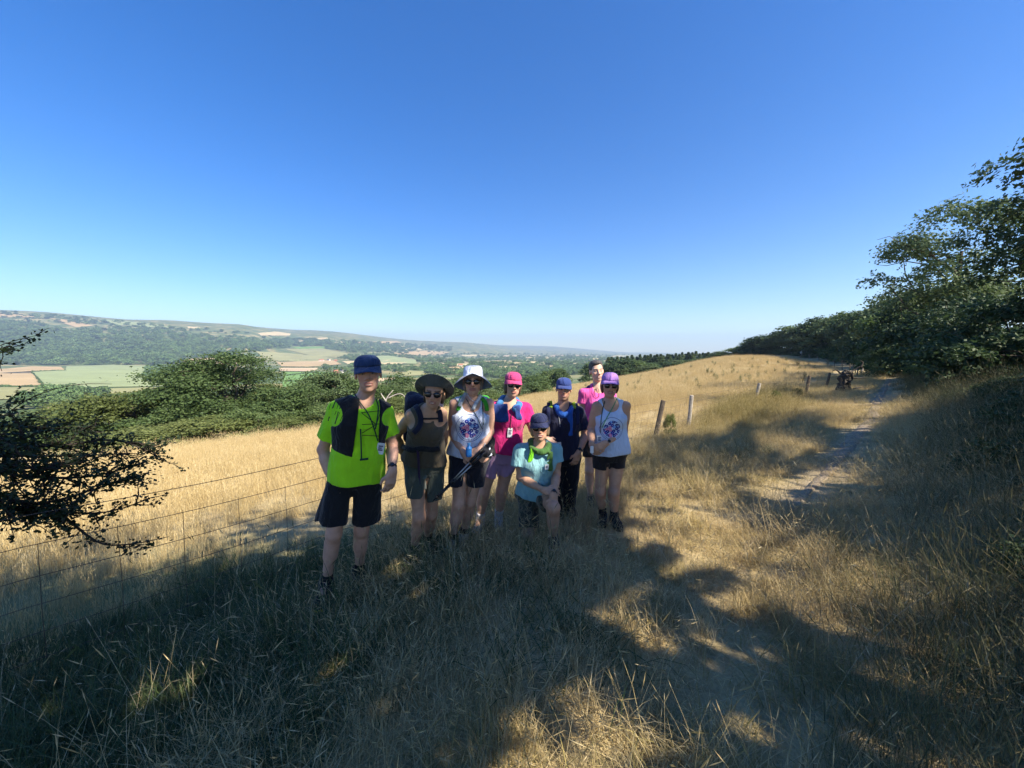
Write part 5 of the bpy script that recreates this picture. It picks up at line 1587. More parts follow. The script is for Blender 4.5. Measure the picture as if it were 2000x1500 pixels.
    # ---- clothes
    def tee(s, name, m_, hem=-.02, sleeve=.62, infl=.016, neck=.072, sl_r=.070, wr=.004, seed=0, flare=.02, back_low=0., drop=0.):
        S = Shape(); s.torso(S, infl, .03)
        S.loft(s.hipc, s.up, s.rt, s.fw, s.L, [(min(hem - .02, -.05), .165 * s.g + flare, .118 * s.g + flare, 0), (.1, .168 * s.g + flare * .7, .118 * s.g + flare * .7, 0), (.35, .15 * s.g + flare * .5, .112 * s.g + flare * .5, .006), (.5, .14 * s.g, .1 * s.g, 0)], .04, 0)
        for a in 'ab':
            sh, el = s.J['sh' + a], s.J['el' + a]
            if sleeve: S.cone(sh - s.up * .004, sh + (el - sh) * sleeve, .046 * s.g + infl * .8, sl_r * s.g, .03, flat='end')
        S.func(lambda P: ((s.hipc + s.up * s.L * hem) - P) @ s.up, 'cut', .006)
        S.cone(s.J['neck'] + s.up * .10 + s.fw * .03, s.J['neck'] + s.fw * .028 - s.up * (.012 + drop), neck, neck, .012, sub=True)
        o = s.part(name, S, m_, .0085, wr, 24, seed); s.shirt = s.bvh(*s.last); s.shirtV = s.last[0]; return o
    def tank(s, name, m_, hem=-.02, infl=.014, neck=.085, wr=.004, seed=0, flare=.018, arm=.082):
        S = Shape(); s.torso(S, infl, .03)
        S.loft(s.hipc, s.up, s.rt, s.fw, s.L, [(hem - .03, .165 * s.g + flare, .118 * s.g + flare, 0), (.1, .165 * s.g + flare * .7, .118 * s.g + flare * .7, 0), (.35, .148 * s.g + flare * .5, .11 * s.g + flare * .5, .006), (.5, .14 * s.g, .1 * s.g, 0)], .04, 0)
        S.func(lambda P: ((s.hipc + s.up * s.L * hem) - P) @ s.up, 'cut', .006)
        for a, sg in (('a', -1), ('b', 1)):
            c = s.J['sh' + a] + s.rt * sg * .030 - s.up * .02
            S.cone(c - s.fw * .2, c + s.fw * .2, arm, arm, .010, sub=True)
        S.cone(s.J['neck'] + s.up * .10 + s.fw * .04, s.J['neck'] + s.fw * .04 - s.up * .02, neck, neck, .012, sub=True)
        o = s.part(name, S, m_, .0085, wr, 24, seed); s.shirt = s.bvh(*s.last); s.shirtV = s.last[0]; return o
    def shorts(s, name, m_, frac=.55, infl=.014, r0=.105, r1=.105, waist=.16, wr=.004, seed=0, fa=None, gap=.010):
        S = Shape()
        S.loft(s.hipc, s.up, s.rt, s.fw, s.L, [r for r in s.rg() if r[0] < .35], .03, infl)
        for a in 'ab':
            hp, kn = s.J['hip' + a], s.J['kn' + a]; f = (fa or {}).get(a, frac)
            S.cone(hp + (kn - hp) * .06, hp + (kn - hp) * f, r0 * s.g, r1 * s.g, .02, flat='end')
        if gap:
            cr = s.hipc - s.up * s.L * .31; km = (s.J['kna'] + s.J['knb']) / 2
            ax_ = nrm(km - cr); S.box(cr + ax_ * .25, np.stack([s.rt, nrm(np.cross(s.rt, ax_)), ax_]), np.array([gap, .4, .25]), gap * .9, .02, sub=True)
        S.func(lambda P: (P - (s.hipc + s.up * s.L * waist)) @ s.up, 'cut', .006)
        return s.part(name, S, m_, .0085, wr, 22, seed)
    def trousers(s, name, m_, waist=.16):
        S = Shape()
        S.loft(s.hipc, s.up, s.rt, s.fw, s.L, [r for r in s.rg() if r[0] < .35], .03, .014)
        for a in 'ab':
            hp, kn, an = s.J['hip' + a], s.J['kn' + a], s.J['an' + a]
            S.cone(hp, kn, .104 * s.g, .082 * s.g, .03); S.cone(kn, an + (kn - an) * .04, .080 * s.g, .068 * s.g, .02, flat='end')
        S.func(lambda P: (P - (s.hipc + s.up * s.L * waist)) @ s.up, 'cut', .006)
        return s.part(name, S, m_, .0085, .005, 22, 3)
    def shoes(s, m_, sole, sock=None, trim=None, sc=1.0):
        for a in 'ab':
            an, f = s.J['an' + a], s.foot[a]; f = nrm(f); sd = np.cross(np.array([0, 0, 1.0]), f); u = np.array([0, 0, 1.0])
            ax = np.stack([sd, f, u]); gz_ = hz(an[0] + f[0] * .06, an[1] + f[1] * .06)
            c = np.array([an[0], an[1], gz_])
            if s.kneel == a: c = np.array([an[0], an[1], an[2] - .09])
            q = sc * (1.0 if s.sex == 'm' else .9)
            S = Shape()
            S.cone(c + u * .055 * q - f * .02 * q, c + u * .05 * q + f * .12 * q, .044 * q, .040 * q, .03)
            S.ell(c + f * .135 * q + u * .045 * q, ax, np.array([.048, .065, .034]) * q, .03)
            S.cone(c + u * .05 * q - f * .01 * q, (c + u * .125 * q - f * .008 * q) if s.kneel == a or an[2] < c[2] + .06 else an + np.array([0, 0, .012]), .046 * q, .044 * q, .03, flat='end')
            if s.kneel != a: S.cone(an - f * .005, c + f * .10 * q + u * .055 * q, .046 * q, .040 * q, .03)
            S.func(lambda P, c=c: (c[2] + .022 * q) - P[..., 2], 'cut', .003)
            o = s.part('shoe', S, m_, .0075)
            S = Shape(); S.cone(c + u * .012 * q - f * .02 * q, c + u * .012 * q + f * .14 * q, .046 * q, .049 * q, .02)
            S.func(lambda P, c=c: np.maximum(P[..., 2] - (c[2] + .026 * q), c[2] - .004 - P[..., 2]), 'cut', .003)
            so = s.part('sole', S, sole, .0075); sub_of(so, o)
            if trim is not None:
                S = Shape(); S.ell(c + f * .168 * q + u * .035 * q, ax, np.array([.040, .040, .022]) * q, .01)
                so = s.part('toe_cap', S, trim, .0075); sub_of(so, o)
            if sock is not None:
                kn = s.J['kn' + a]; d = nrm(kn - an)
                S = Shape(); S.cone(an - d * .03, an + d * .075, .042 * s.g, .043 * s.g, .01, flat=True)
                s.part('sock', S, sock, .0075)
    def drape(s, pts, bvh=None, lift=.004, n=None):
        """pixel polyline laid on the front of the clothes"""
        P = np.array(pts, float)
        if n: P = spline(P, n)
        ds, hits = [nrm(px(u, v, 1.0)) for u, v in P], []
        for d in ds:
            hit = None
            for b_ in (bvh,) if bvh else (s.shirt, s.bvh_body):
                h_ = b_.ray_cast(Vector((0, 0, 0)), Vector(d), 12)
                if h_[0] is not None and (hit is None or h_[3] < hit): hit = h_[3]
            hits.append(hit)
        good = [i for i, q in enumerate(hits) if q is not None]
        hh = np.interp(range(len(ds)), good, [hits[i] for i in good]) if good else np.full(len(ds), s.depth)
        out = [d * (q - lift) for d, q in zip(ds, hh)]
        return np.array(out)
    def cord(s, name, pts, r, m_, n=24, lift=.004, bvh=None):
        q = s.drape(pts, bvh, lift, n)
        return s.part(name, tube(q, r, 6), m_)
    def strap(s, name, pts, width, m_, n=20, thick=.006, lift=.006, bvh=None):
        """flat band laid on the clothes along a pixel line"""
        q = s.drape(pts, bvh, lift, n)
        for _ in range(2): q[1:-1] = (q[:-2] + 2 * q[1:-1] + q[2:]) / 4
        T = np.gradient(q, axis=0); T /= np.linalg.norm(T, axis=1)[:, None] + 1e-9
        V, F = [], []
        for i in range(n):
            v = nrm(-q[i]); sd = nrm(np.cross(T[i], v)); nn = np.cross(sd, T[i])
            w = width[i] / 2 if hasattr(width, '__len__') else width / 2
            for x, y in ((-w, 0), (-w * .9, thick), (w * .9, thick), (w, 0), (w * .9, -thick * .5), (-w * .9, -thick * .5)): V.append(q[i] + sd * x + nn * y)
        for i in range(n - 1):
            for k in range(6): F.append((i * 6 + k, i * 6 + (k + 1) % 6, (i + 1) * 6 + (k + 1) % 6, (i + 1) * 6 + k))
        F += [tuple(range(6))[::-1], tuple((n - 1) * 6 + k for k in range(6))]
        return s.part(name, (np.array(V), F), m_)
    def badge(s, u, v, w, h_, tilt=0., m_=None, name='badge', lift=.012):
        c = s.drape([(u, v)], None, lift)[0]
        r = s.rt * math.cos(tilt) + s.up * math.sin(tilt); uu = np.cross(s.fw, r) * -1
        uu = nrm(uu if uu[2] > 0 else -uu)
        V = [c + r * x * w / 2 + uu * y * h_ / 2 + s.fw * z for z in (0, .003) for x, y in ((-1, -1), (1, -1), (1, 1), (-1, 1))]
        F = [(0, 3, 2, 1), (4, 5, 6, 7), (0, 1, 5, 4), (1, 2, 6, 5), (2, 3, 7, 6), (3, 0, 4, 7)]
        o = s.part(name, (np.array(V), F), m_ or M_card, smooth=False)
        V = [c + r * x * w * .3 + uu * (y * h_ * .06 + k * h_ * .17 - h_ * .12) + s.fw * .0042 for k in range(3) for x, y in ((-1, -1), (1 - .5 * (k % 2), -1), (1 - .5 * (k % 2), 1), (-1, 1))]
        sub_of(s.part('printed_line', (np.array(V), [(k * 4, k * 4 + 1, k * 4 + 2, k * 4 + 3) for k in range(3)]), M_ink, smooth=False), o)
        return o
    # ---- headwear
    def cap(s, m_, brim_m=None, yaw=0., brim=.075, brim_w=.088, droop=.35, infl=1.0, visor=False):
        q = s.hs; V, F = [], []
        c, sn = math.cos(R(yaw)), math.sin(R(yaw))
        fw, rt = s.hf * c + s.hr * sn, s.hr * c - s.hf * sn
        o = s.h(0, -.012, .044)
        nu, nv_ = 28, 9
        for lay in (0, 1):
            k = 1.0 if lay == 0 else .965
            for i in range(nv_ + 1):
                ph = math.pi / 2 * i / nv_
                for j in range(nu):
                    a = 2 * math.pi * j / nu
                    x, y = math.sin(a), math.cos(a)
                    zb = .010 - .010 * y                        # edge dips a little at the back
                    rr = math.cos(ph) ** .70
                    z = zb + (.082 - zb) * math.sin(ph)
                    V.append(o + (rt * x * .0845 * rr * k * infl + fw * y * .1035 * rr * k * infl + s.hu * (z * (1 if lay == 0 else .96) + .001)) * q)
        st = (nv_ + 1) * nu
        for lay in (0, 1):
            for i in range(nv_):
                if visor and i > 3: continue
                for j in range(nu):
                    f = (lay * st + i * nu + j, lay * st + i * nu + (j + 1) % nu, lay * st + (i + 1) * nu + (j + 1) % nu, lay * st + (i + 1) * nu + j)
                    F.append(f if lay == 1 else f[::-1])
        for j in range(nu): F.append((j, (j + 1) % nu, st + (j + 1) % nu, st + j))
        crown_o = s.part('cap', (np.array(V), F), m_)
        V, F = [], []
        na_, nb = 15, 6
        for lay in (0, 1):
            for i in range(nb + 1):
                e = i / nb
                for j in range(na_):
                    a = (j / (na_ - 1) - .5) * math.pi * .94
                    x = math.sin(a) * (.083 + (brim_w - .083) * e); y0 = math.cos(a) * .1015; y = y0 + e * brim * math.cos(a) ** .6
                    z = .014 - .012 * math.cos(a) - droop * .8 * (e * brim) - .26 * (x ** 2) / .085 * e - lay * .004
                    V.append(o + (rt * x + fw * y + s.hu * z) * q)
        st = (nb + 1) * na_
        for lay in (0, 1):
            for i in range(nb):
                for j in range(na_ - 1):
                    f = (lay * st + i * na_ + j, lay * st + i * na_ + j + 1, lay * st + (i + 1) * na_ + j + 1, lay * st + (i + 1) * na_ + j)
                    F.append(f[::-1] if lay == 0 else f)
        rim = [nb * na_ + j for j in range(na_)]
        for p_, q_ in zip(rim, rim[1:]): F.append((p_, st + p_, st + q_, q_))
        b_ = s.part('brim', (np.array(V), F), brim_m or m_)
        sub_of(b_, crown_o)
        return crown_o
    def sunhat(s, m_, brim_m, tilt=0., rad=(.205, .215), droop=.05, crown=.095, wave=.015, seed=0, back=0., lift=0.):
        q = s.hs; ct, st_ = math.cos(R(tilt)), math.sin(R(tilt))
        up, fw = s.hu * ct - s.hf * st_, s.hf * ct + s.hu * st_
        o = s.h(0, -.012 - back, .034); nu = 40
        prof = [(0, crown), (.03, crown * .995), (.06, crown * .95), (.078, crown * .80), (.084, crown * .45), (.087, .012), (.092, .004)]
        rb = np.linspace(0, 1, 9)[1:]
        def ring(r, z, lay):
            out = []
            for j in range(nu):
                a = 2 * math.pi * j / nu
                out.append(o + (s.hr * math.sin(a) * r[0] + fw * math.cos(a) * r[1] + up * (z(a) if callable(z) else z)) * q)
            return out
        rings_ = []
        for r, z in prof: rings_.append(ring((r, r * 1.2), z, 0))
        for e in rb:
            rings_.append(ring((.092 + (rad[0] - .092) * e, .110 + (rad[1] - .110) * e), (lambda a, e=e: .004 - droop * e ** 1.3 * (.55 + .45 * abs(math.sin(a))) + wave * e * math.sin(3 * a + seed) + lift * e * math.cos(a)), 0))
        nO = len(prof)
        def build(rows, thick):
            V, F = [], []
            for rr in rows: V += rr
            n1 = len(V)
            for rr in rows: V += [p - up * thick for p in rr]
            for lay in (0, 1):
                for i in range(len(rows) - 1):
                    for j in range(nu):
                        f = (lay * n1 + i * nu + j, lay * n1 + i * nu + (j + 1) % nu, lay * n1 + (i + 1) * nu + (j + 1) % nu, lay * n1 + (i + 1) * nu + j)
                        F.append(f if lay == 0 else f[::-1])
            e0 = (len(rows) - 1) * nu
            for j in range(nu): F.append((e0 + j, e0 + (j + 1) % nu, n1 + e0 + (j + 1) % nu, n1 + e0 + j))
            return np.array(V), F
        h_ = s.part('sun_hat', build(rings_[:nO], .004), m_)
        b_ = s.part('brim', build(rings_[nO - 1:], .003), brim_m)
        sub_of(b_, h_)
        return h_
    def shades(s, m_=None):
        S = Shape()
        for sg in (-1, 1):
            S.ell(s.h(sg * .034, .092, -.002), s.hax, np.array([.030, .010, .024]) * s.hs, .006)
            S.cone(s.h(sg * .058, .084, .006), s.h(sg * .080, .0, .010), .0038, .0034, .004)
        S.cone(s.h(-.012, .098, .006), s.h(.012, .098, .006), .004, .004, .004)
        return s.part('sunglasses', S, m_ or M_lens, .0045)
    def hair(s, m_, kind='short'):
        S = Shape(); A, q = s.hax, s.hs
        if kind == 'short':
            S.ell(s.h(0, -.024, .044), A, np.array([.084, .099, .092]) * q, .02)
            S.ell(s.h(0, .015, .098), A, np.array([.066, .072, .036]) * q, .025)
            S.ell(s.h(0, .072, .010), A, np.array([.066, .075, .078]) * q, .015, True)
        else:                                             # hair below a hat
            S.ell(s.h(0, -.030, .005), A, np.array([.083, .092, .09]) * q, .02)
            for sg in (-1, 1): S.ell(s.h(sg * .066, -.012, -.03), A, np.array([.022, .045, .060]) * q, .02)
            S.ell(s.h(0, .078, -.01), A, np.array([.066, .085, .1]) * q, .015, True)
            S.func(lambda P: ((P - s.h(0, 0, .06)) @ s.hu), 'cut', .01)
        return s.part('hair', S, m_, .007, .003, 70, 5)
    def watch(s, a, m_=None, face=None, t=.06):
        wr, el = s.J['wr' + a], s.J['el' + a]; d = nrm(el - wr); c = wr + d * t * .5
        S = Shape(); S.cone(c - d * .011, c + d * .011, .034, .034, .003, flat=True)
        o = s.part('watch', S, m_ or M_black, .006)
        n_ = nrm(-c - ((-c) @ d) * d)
        S = Shape(); S.cone(c + n_ * .026, c + n_ * .042, .018, .017, .003, flat=True)
        f = s.part('watch_face', S, face or M_lens, .005); sub_of(f, o)
    kneel = None
    def stand(s, fa_, fb_):
        s.foot = {'a': nrm(np.array([fa_[0], fa_[1], 0.])), 'b': nrm(np.array([fb_[0], fb_[1], 0.]))}

M_card = plain('laminated_card', (.72, .74, .78), .35, .04, 20, spec=.5)
M_ink = plain('printed_ink', (.10, .10, .16), .7, .1)
M_black = cloth_mat('black_fabric', (.014, .014, .017))
M_lens = plain('dark_lens', (.012, .012, .014), .12, .1, spec=.6)
M_navy = cloth_mat('navy_fabric', (.020, .026, .075))
M_rubber = plain('dark_rubber', (.02, .02, .022), .8, .2)
# ------------------------------------------------------------------ the eight walkers
def shoulder_marks(nt, base):
    """thin black strokes printed on the sleeve"""
    p = N(nt, 'ShaderNodeAttribute', attribute_name='pr').outputs['Vector']
    sp = nt.nodes.new('ShaderNodeSeparateXYZ'); nt.links.new(p, sp.inputs[0])
    msk = math_n(nt, 'MULTIPLY', math_n(nt, 'LESS_THAN', math_n(nt, 'ABSOLUTE', sp.outputs[0]), 1.0), math_n(nt, 'LESS_THAN', math_n(nt, 'ABSOLUTE', sp.outputs[1]), 1.0))
    tot = None
    for dr, sc, th, seed_ in (('X', 1.1, .955, 1.0), ('DIAGONAL', .8, .965, 4.0)):
        mp = N(nt, 'ShaderNodeMapping'); mp.inputs['Location'].default_value = (seed_, seed_ * .37, 0); mp.inputs['Rotation'].default_value = (0, 0, .25 * seed_)
        nt.links.new(p, mp.inputs['Vector'])
        w = N(nt, 'ShaderNodeTexWave', Scale=sc, Distortion=1.6, Detail=1.0); w.bands_direction = dr
        nt.links.new(mp.outputs[0], w.inputs['Vector'])
        l_ = math_n(nt, 'GREATER_THAN', w.outputs['Fac'], th)
        tot = l_ if tot is None else math_n(nt, 'MAXIMUM', tot, l_)
    gap = math_n(nt, 'GREATER_THAN', noise(nt, 2.2, 1, p), .47)
    return mix(nt, base, (.02, .03, .02), math_n(nt, 'MULTIPLY', math_n(nt, 'MULTIPLY', tot, msk), gap))
def set_print(o, c, rt, up, fw, rad, xs=1.0):
    V = np.empty(len(o.data.vertices) * 3, np.float32); o.data.vertices.foreach_get('co', V); V = V.reshape(-1, 3)
    q = V - c
    attr(o.data, 'pr', np.c_[q @ rt / rad / xs, q @ up / rad, (q @ fw) + .05], 'FLOAT_VECTOR')
def band(P, name, pts, r, m_, n=20, flat=None):
    """rolled cloth: a tube through world points"""
    q = spline(np.array(pts), n); rr = np.full(n, r) if not hasattr(r, '__len__') else np.interp(np.linspace(0, 1, n), np.linspace(0, 1, len(r)), r)
    S = Shape()
    for i in range(n - 1): S.cone(q[i], q[i + 1], rr[i], rr[i + 1], .006)
    return P.part(name, S, m_, .006, .006, 60, len(name))
def slab(P, name, c, ax, hf, m_, wr=.003, r=.006, seed=0, more=()):
    S = Shape(); S.box(c, ax, hf, r, .01)
    for (c2, ax2, hf2) in more: S.box(c2, ax2, hf2, r, .02)
    return P.part(name, S, m_, .0065, wr, 40, seed)
dn = np.array([0, 0, -1.0]); cm_ = np.array([0, -1.0, 0])

# 1 man in neon green
P = Person('man in neon green shirt and blue cap with black running vest, tallest of the group',
    dict(head=(719, 730, -.02), neck=(709, 783), sha=(658, 797, -.02), shb=(750, 801, .10), ela=(631, 878, .0), wra=(651, 944, -.06), elb=(766, 868, .13), wrb=(766, 919, -.02),
         hipa=(672, 922, .02), hipb=(722, 922, .06), kna=(652, 1042, -.04), ana=(637, 1137, .0), knb=(706, 1034, .10), anb=(702, 1113, .19)), 2.76, 'm', .96, 1.07, yaw=18, pitch=2, roll=-3, skin='ruddy')
P.stand((.15, -1), (.75, -.65))
P.body({'a': dict(f=(.05, -.1, -1), n=(-.55, -.8, 0), sgn=1, curl=.95, sc=1.05), 'b': dict(f=(-.12, -.15, -1), n=(.75, -.6, 0), sgn=-1, curl=.42, sc=1.05)}, .5, (.16, .12, .09), .25)
M_neon = cloth_mat('neon_green_jersey', (.36, .80, .018), .75, .08, shoulder_marks)
o = P.tee('shirt', M_neon, hem=-.10, sleeve=.70, infl=.014, neck=.070, sl_r=.074, wr=.0045, seed=2, flare=.048)
set_print(o, P.J['sha'] + P.up * .0, P.rt, P.up, P.fw, .085)
P.shorts('shorts', M_black, .80, .012, .112, .136, .14, .006, 4, gap=.012)
P.cap(cloth_mat('blue_cap', (.018, .042, .12)), brim=.085, droop=.45, infl=1.04)
# running vest: two black panels over the shirt, laced across the chest
S = Shape(); P.torso(S, .030, .03)
S.func(lambda Q: -(np.abs((Q - P.hipc) @ P.rt - .045) - (.078 - .012 * np.clip(((Q - P.hipc) @ P.up / P.L - .55) / .5, -1, 1))), 'cut', .004)
S.func(lambda Q: (P.hipc + P.up * P.L * .30) @ P.up - Q @ P.up + .06 * np.clip(-((Q - P.hipc) @ P.rt), -.1, .2), 'cut', .006)
S.func(lambda Q: Q @ P.up - (P.hipc + P.up * P.L * 1.06) @ P.up, 'cut', .006)
for a, sg in (('a', -1), ('b', 1)):
    c = P.J['sh' + a] + P.rt * sg * .045 - P.up * .03
    S.cone(c - P.fw * .3, c + P.fw * .3, .088 if a == 'a' else .062, .088 if a == 'a' else .062, .012, sub=True)
P.part('running_vest', S, M_black, .0085, .002, 20, 1); vb = P.bvh(*P.last)
M_cord = plain('black_cord', (.012, .014, .016), .7, .1)
for pts in ([(706, 806), (744, 802)], [(706, 806), (735, 829)], [(707, 829), (741, 828)], [(707, 846), (735, 829)], [(707, 850), (746, 852)], [(735, 829), (744, 803)]):
    P.cord('lace', pts, .0022, M_cord, 10, .010)
M_lany = plain('dark_green_lanyard', (.012, .045, .040), .7, .1)
P.strap('lanyard', [(693, 770), (701, 783), (719, 808), (729, 832), (738, 861)], .008, M_lany, 24, .002, .012)
P.strap('lanyard', [(734, 778), (739, 795), (736, 825), (733, 838)], .008, M_lany, 16, .002, .012)
P.cord('drink_tube', [(704, 838), (705, 860), (706, 897)], .0045, M_lany, 12, .012)
P.cord('tube_valve', [(703, 898), (712, 897), (719, 896)], .0075, M_lany, 6, .012)
P.badge(743, 876, .052, .085, -.1)
P.watch('b'); P.shoes(M_black, M_rubber, plain('black_sock', (.02, .02, .025), .9), plain('yellow_toe', (.55, .48, .03), .6))

# 2 woman with dark wide-brimmed hat
P = Person('woman leaning forward in dark wide-brimmed hat, sunglasses, brown top and backpack',
    dict(head=(848, 767, -.16), neck=(836, 800, -.10), sha=(804, 809, -.08), shb=(861, 806, -.06), ela=(774, 853, .08), wra=(790, 893, .16), elb=(868, 850, .14), wrb=(860, 890, .26),
         hipa=(810, 903, .02), hipb=(846, 903, .08), kna=(819, 1010, -.04), ana=(808, 1076, .0), knb=(842, 1005, .14), anb=(834, 1056, .22)), 3.22, 'f', 1.0, .98, yaw=4, pitch=-4, roll=5, skin='tan')
P.stand((-.1, -1), (.55, -.8))
P.body({'a': dict(f=(.3, .3, -1), n=(-.8, -.5, 0), sgn=1, curl=.5), 'b': dict(f=(-.2, .3, -1), n=(.8, -.5, 0), sgn=-1, curl=.5)}, .7)
P.tank('top', cloth_mat('brown_top', (.085, .070, .050)), hem=.06, infl=.012, neck=.064, seed=5, flare=.022, arm=.070)
P.shorts('shorts', cloth_mat('grey_green_shorts', (.065, .08, .07)), .66, .014, .094, .098, .24, .006, 8)
P.sunhat(cloth_mat('slate_hat', (.045, .075, .11)), cloth_mat('dark_olive_brim', (.085, .095, .10)), tilt=16, rad=(.160, .160), droop=.0, crown=.085, wave=.004, seed=2, lift=.086)
P.shades(); P.hair(plain('dark_hair', (.03, .022, .016), .7, .3, 80, .4), 'under')
M_pack = cloth_mat('dark_blue_pack', (.016, .018, .042))
slab(P, 'backpack', P.t(-.05, -.21, .60), np.stack([P.rt, P.fw, P.up]), np.array([.165, .10, .23]), M_pack, .006, .07, 2)
P.strap('shoulder_strap', [(812, 793), (818, 804), (822, 818), (819, 834), (808, 846)], .044, M_pack, 18, .012, .008)
P.strap('shoulder_strap', [(857, 801), (860, 810), (861, 824)], .040, M_pack, 12, .012, .008)
P.strap('chest_strap', [(822, 818), (840, 818), (859, 817)], .016, M_black, 10, .004, .010)
P.strap('hip_belt', [(787, 872), (805, 880), (822, 876), (845, 879), (858, 876)], .045, M_black, 18, .014, .012)
P.strap('pocket_flap', [(800, 928), (815, 930), (833, 928)], .055, cloth_mat('pale_pocket', (.075, .10, .10)), 10, .003, .016, P.bvh_body)
P.strap('pocket', [(800, 948), (815, 950), (832, 948)], .066, cloth_mat('pale_pocket', (.085, .11, .11)), 10, .003, .018, P.bvh_body)
P.strap('belt_tail', [(816, 880), (818, 910), (819, 946)], .020, cloth_mat('purple_webbing', (.035, .022, .06)), 14, .003, .028)
P.shoes(M_black, M_rubber, plain('dark_sock', (.03, .02, .025), .9))

# 3 woman with white hat
P = Person('woman in white wide-brimmed hat and white vest with flower circle, holding walking poles',
    dict(head=(924, 744, -.02), neck=(921, 782), sha=(889, 788, .0), shb=(954, 788, .0), ela=(883, 845, .03), wra=(906, 884, -.16), elb=(957, 843, .04), wrb=(934, 880, -.16),
         hipa=(899, 888, .03), hipb=(936, 888, .03), kna=(896, 984, -.04), ana=(882, 1054, -.01), knb=(918, 980, .08), anb=(906, 1042, .14)), 3.42, 'f', 1.05, 1.02, yaw=3, pitch=0, roll=0, skin='ruddy')
P.stand((-.1, -1), (.1, -1))
P.body({'a': dict(f=(.8, -.2, -.75), n=(-.3, -.9, .2), sgn=-1, curl=.7), 'b': dict(f=(-.75, -.1, -.3), n=(.1, -.9, .4), sgn=1, curl=.8)}, .3)
o = P.tank('vest_top', cloth_mat('white_vest', (.60, .66, .82), .85, .04, flower_print()), hem=.02, seed=9, flare=.026)
set_print(o, P.t(0, 0, .56), P.rt, P.up, P.fw, .118)
P.shorts('shorts', cloth_mat('black_shorts', (.016, .017, .028)), .62, .014, .096, .096, .12, .005, 12)
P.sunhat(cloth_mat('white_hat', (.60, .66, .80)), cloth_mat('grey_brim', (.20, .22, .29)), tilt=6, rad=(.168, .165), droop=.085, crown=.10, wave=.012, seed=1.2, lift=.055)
P.shades(); P.hair(plain('grey_hair', (.22, .20, .18), .7, .2, 80, .4), 'under')
M_lime = cloth_mat('green_strap', (.05, .33, .03))
P.strap('shoulder_strap', [(903, 778), (900, 784), (897, 793), (895, 802)], .040, M_lime, 12, .012, .008)
P.strap('shoulder_strap', [(941, 778), (947, 784), (950, 793), (951, 802)], .036, M_lime, 12, .012, .008)
slab(P, 'backpack', P.t(0, -.20, .60), np.stack([P.rt, P.fw, P.up]), np.array([.150, .075, .22]), M_lime, .005, .06, 4)
P.cord('chin_cord', [(908, 752), (911, 765), (918, 778), (929, 785), (936, 776), (941, 760)], .0024, plain('white_cord', (.6, .6, .62)), 24, .006)
M_pt = cloth_mat('pale_towel', (.42, .48, .56))
P.strap('towel', [(911, 768), (905, 776), (900, 786), (897, 794)], .036, M_pt, 12, .010, .014)
P.strap('towel', [(939, 771), (935, 780), (928, 790), (924, 800)], .030, M_pt, 12, .010, .014)
P.strap('lanyard', [(910, 778), (920, 795), (932, 815), (942, 838)], .006, M_lany, 18, .002, .008)
P.strap('lanyard', [(941, 780), (943, 800), (944, 830)], .006, M_lany, 14, .002, .008)
P.shoes(plain('cream_shoe', (.52, .47, .40), .8, .15, 40, .3), M_rubber, plain('dark_maroon_sock', (.05, .02, .025), .9))
hand3 = P.J['wra'] + nrm(np.array([.8, -.2, -.75])) * .06
bt = empty('water_bottle', P.J['wrb'] + np.array([-.07, -.03, .0]), 'bright blue bottle held against the white vest', 'bottle')
S = Shape(); c = P.J['wrb'] + np.array([-.075, -.05, -.02]); S.cone(c + (0, 0, -.02), c + (0, 0, .055), .026, .025, .01, flat=True); S.cone(c + (0, 0, .055), c + (0, 0, .075), .025, .013, .008); 
V, F = S.mesh(.005); obj('flask', mesh_data('flask', V, F, [plain('blue_plastic', (.03, .22, .62), .35, .08, spec=.5)], True), bt)
S = Shape(); S.cone(c + (0, 0, .078), c + (0, 0, .098), .014, .014, .003, flat=True); V, F = S.mesh(.004)
obj('cap', mesh_data('cap', V, F, [plain('pale_blue_cap', (.10, .35, .70), .4)], True), bt)
M_pole = plain('black_pole', (.015, .015, .018), .4, .1, spec=.5)
M_alu = plain('pole_metal', (.45, .45, .47), .3, .1, metal=.8)
for k, (dx, lab) in enumerate(((0, 'upper of two folded black walking poles held at an angle'), (.022, 'lower of two folded black walking poles held at an angle'))):
    a0 = hand3 + np.array([.10 + dx, -.035 - dx, .06 - dx]); a1 = px(846 + 6 * k, 978 - 4 * k, 3.12)
    wp = empty('walking_pole', a1, lab, 'walking pole', 'walking poles held in hand')
    d = nrm(a1 - a0); L_ = np.linalg.norm(a1 - a0)
    for nm, t0, t1, r, m_ in (('grip', -.04, .12, .014, M_pole), ('shaft', .12, .6 * L_, .0065, M_alu), ('clamp', .56 * L_, .66 * L_, .011, M_pole), ('lower_shaft', .66 * L_, L_, .0075, M_pole)):
        obj(nm, mesh_data(nm, *tube([a0 + d * t0, a0 + d * (t0 + t1) / 2, a0 + d * t1], r, 8), [m_], True), wp)
    V, F = tube([a1 - d * .05, a1 - d * .045, a1 - d * .035], [.006, .024, .006], 10); obj('basket', mesh_data('basket', V, F, [M_pole], True), wp)
gl = empty('folded_jacket', P.J['wrb'], 'black bundle hanging over the arm beside the pink shirt', 'jacket')
S = Shape(); e_ = P.J['elb']; w_ = P.J['wrb']
S.cone(w_ + (.04, -.02, -.01), e_ + (.0, -.03, -.09), .026, .034, .02); S.cone(e_ + (.0, -.02, -.08), e_ + (.03, -.02, -.20), .034, .02, .03); S.cone(w_ + (.07, -.02, -.03), e_ + (.01, -.02, -.17), .02, .022, .02)
V, F = S.mesh(.007, .006, 45, 2); obj('cloth', mesh_data('cloth', V, F, [M_black], True), gl)
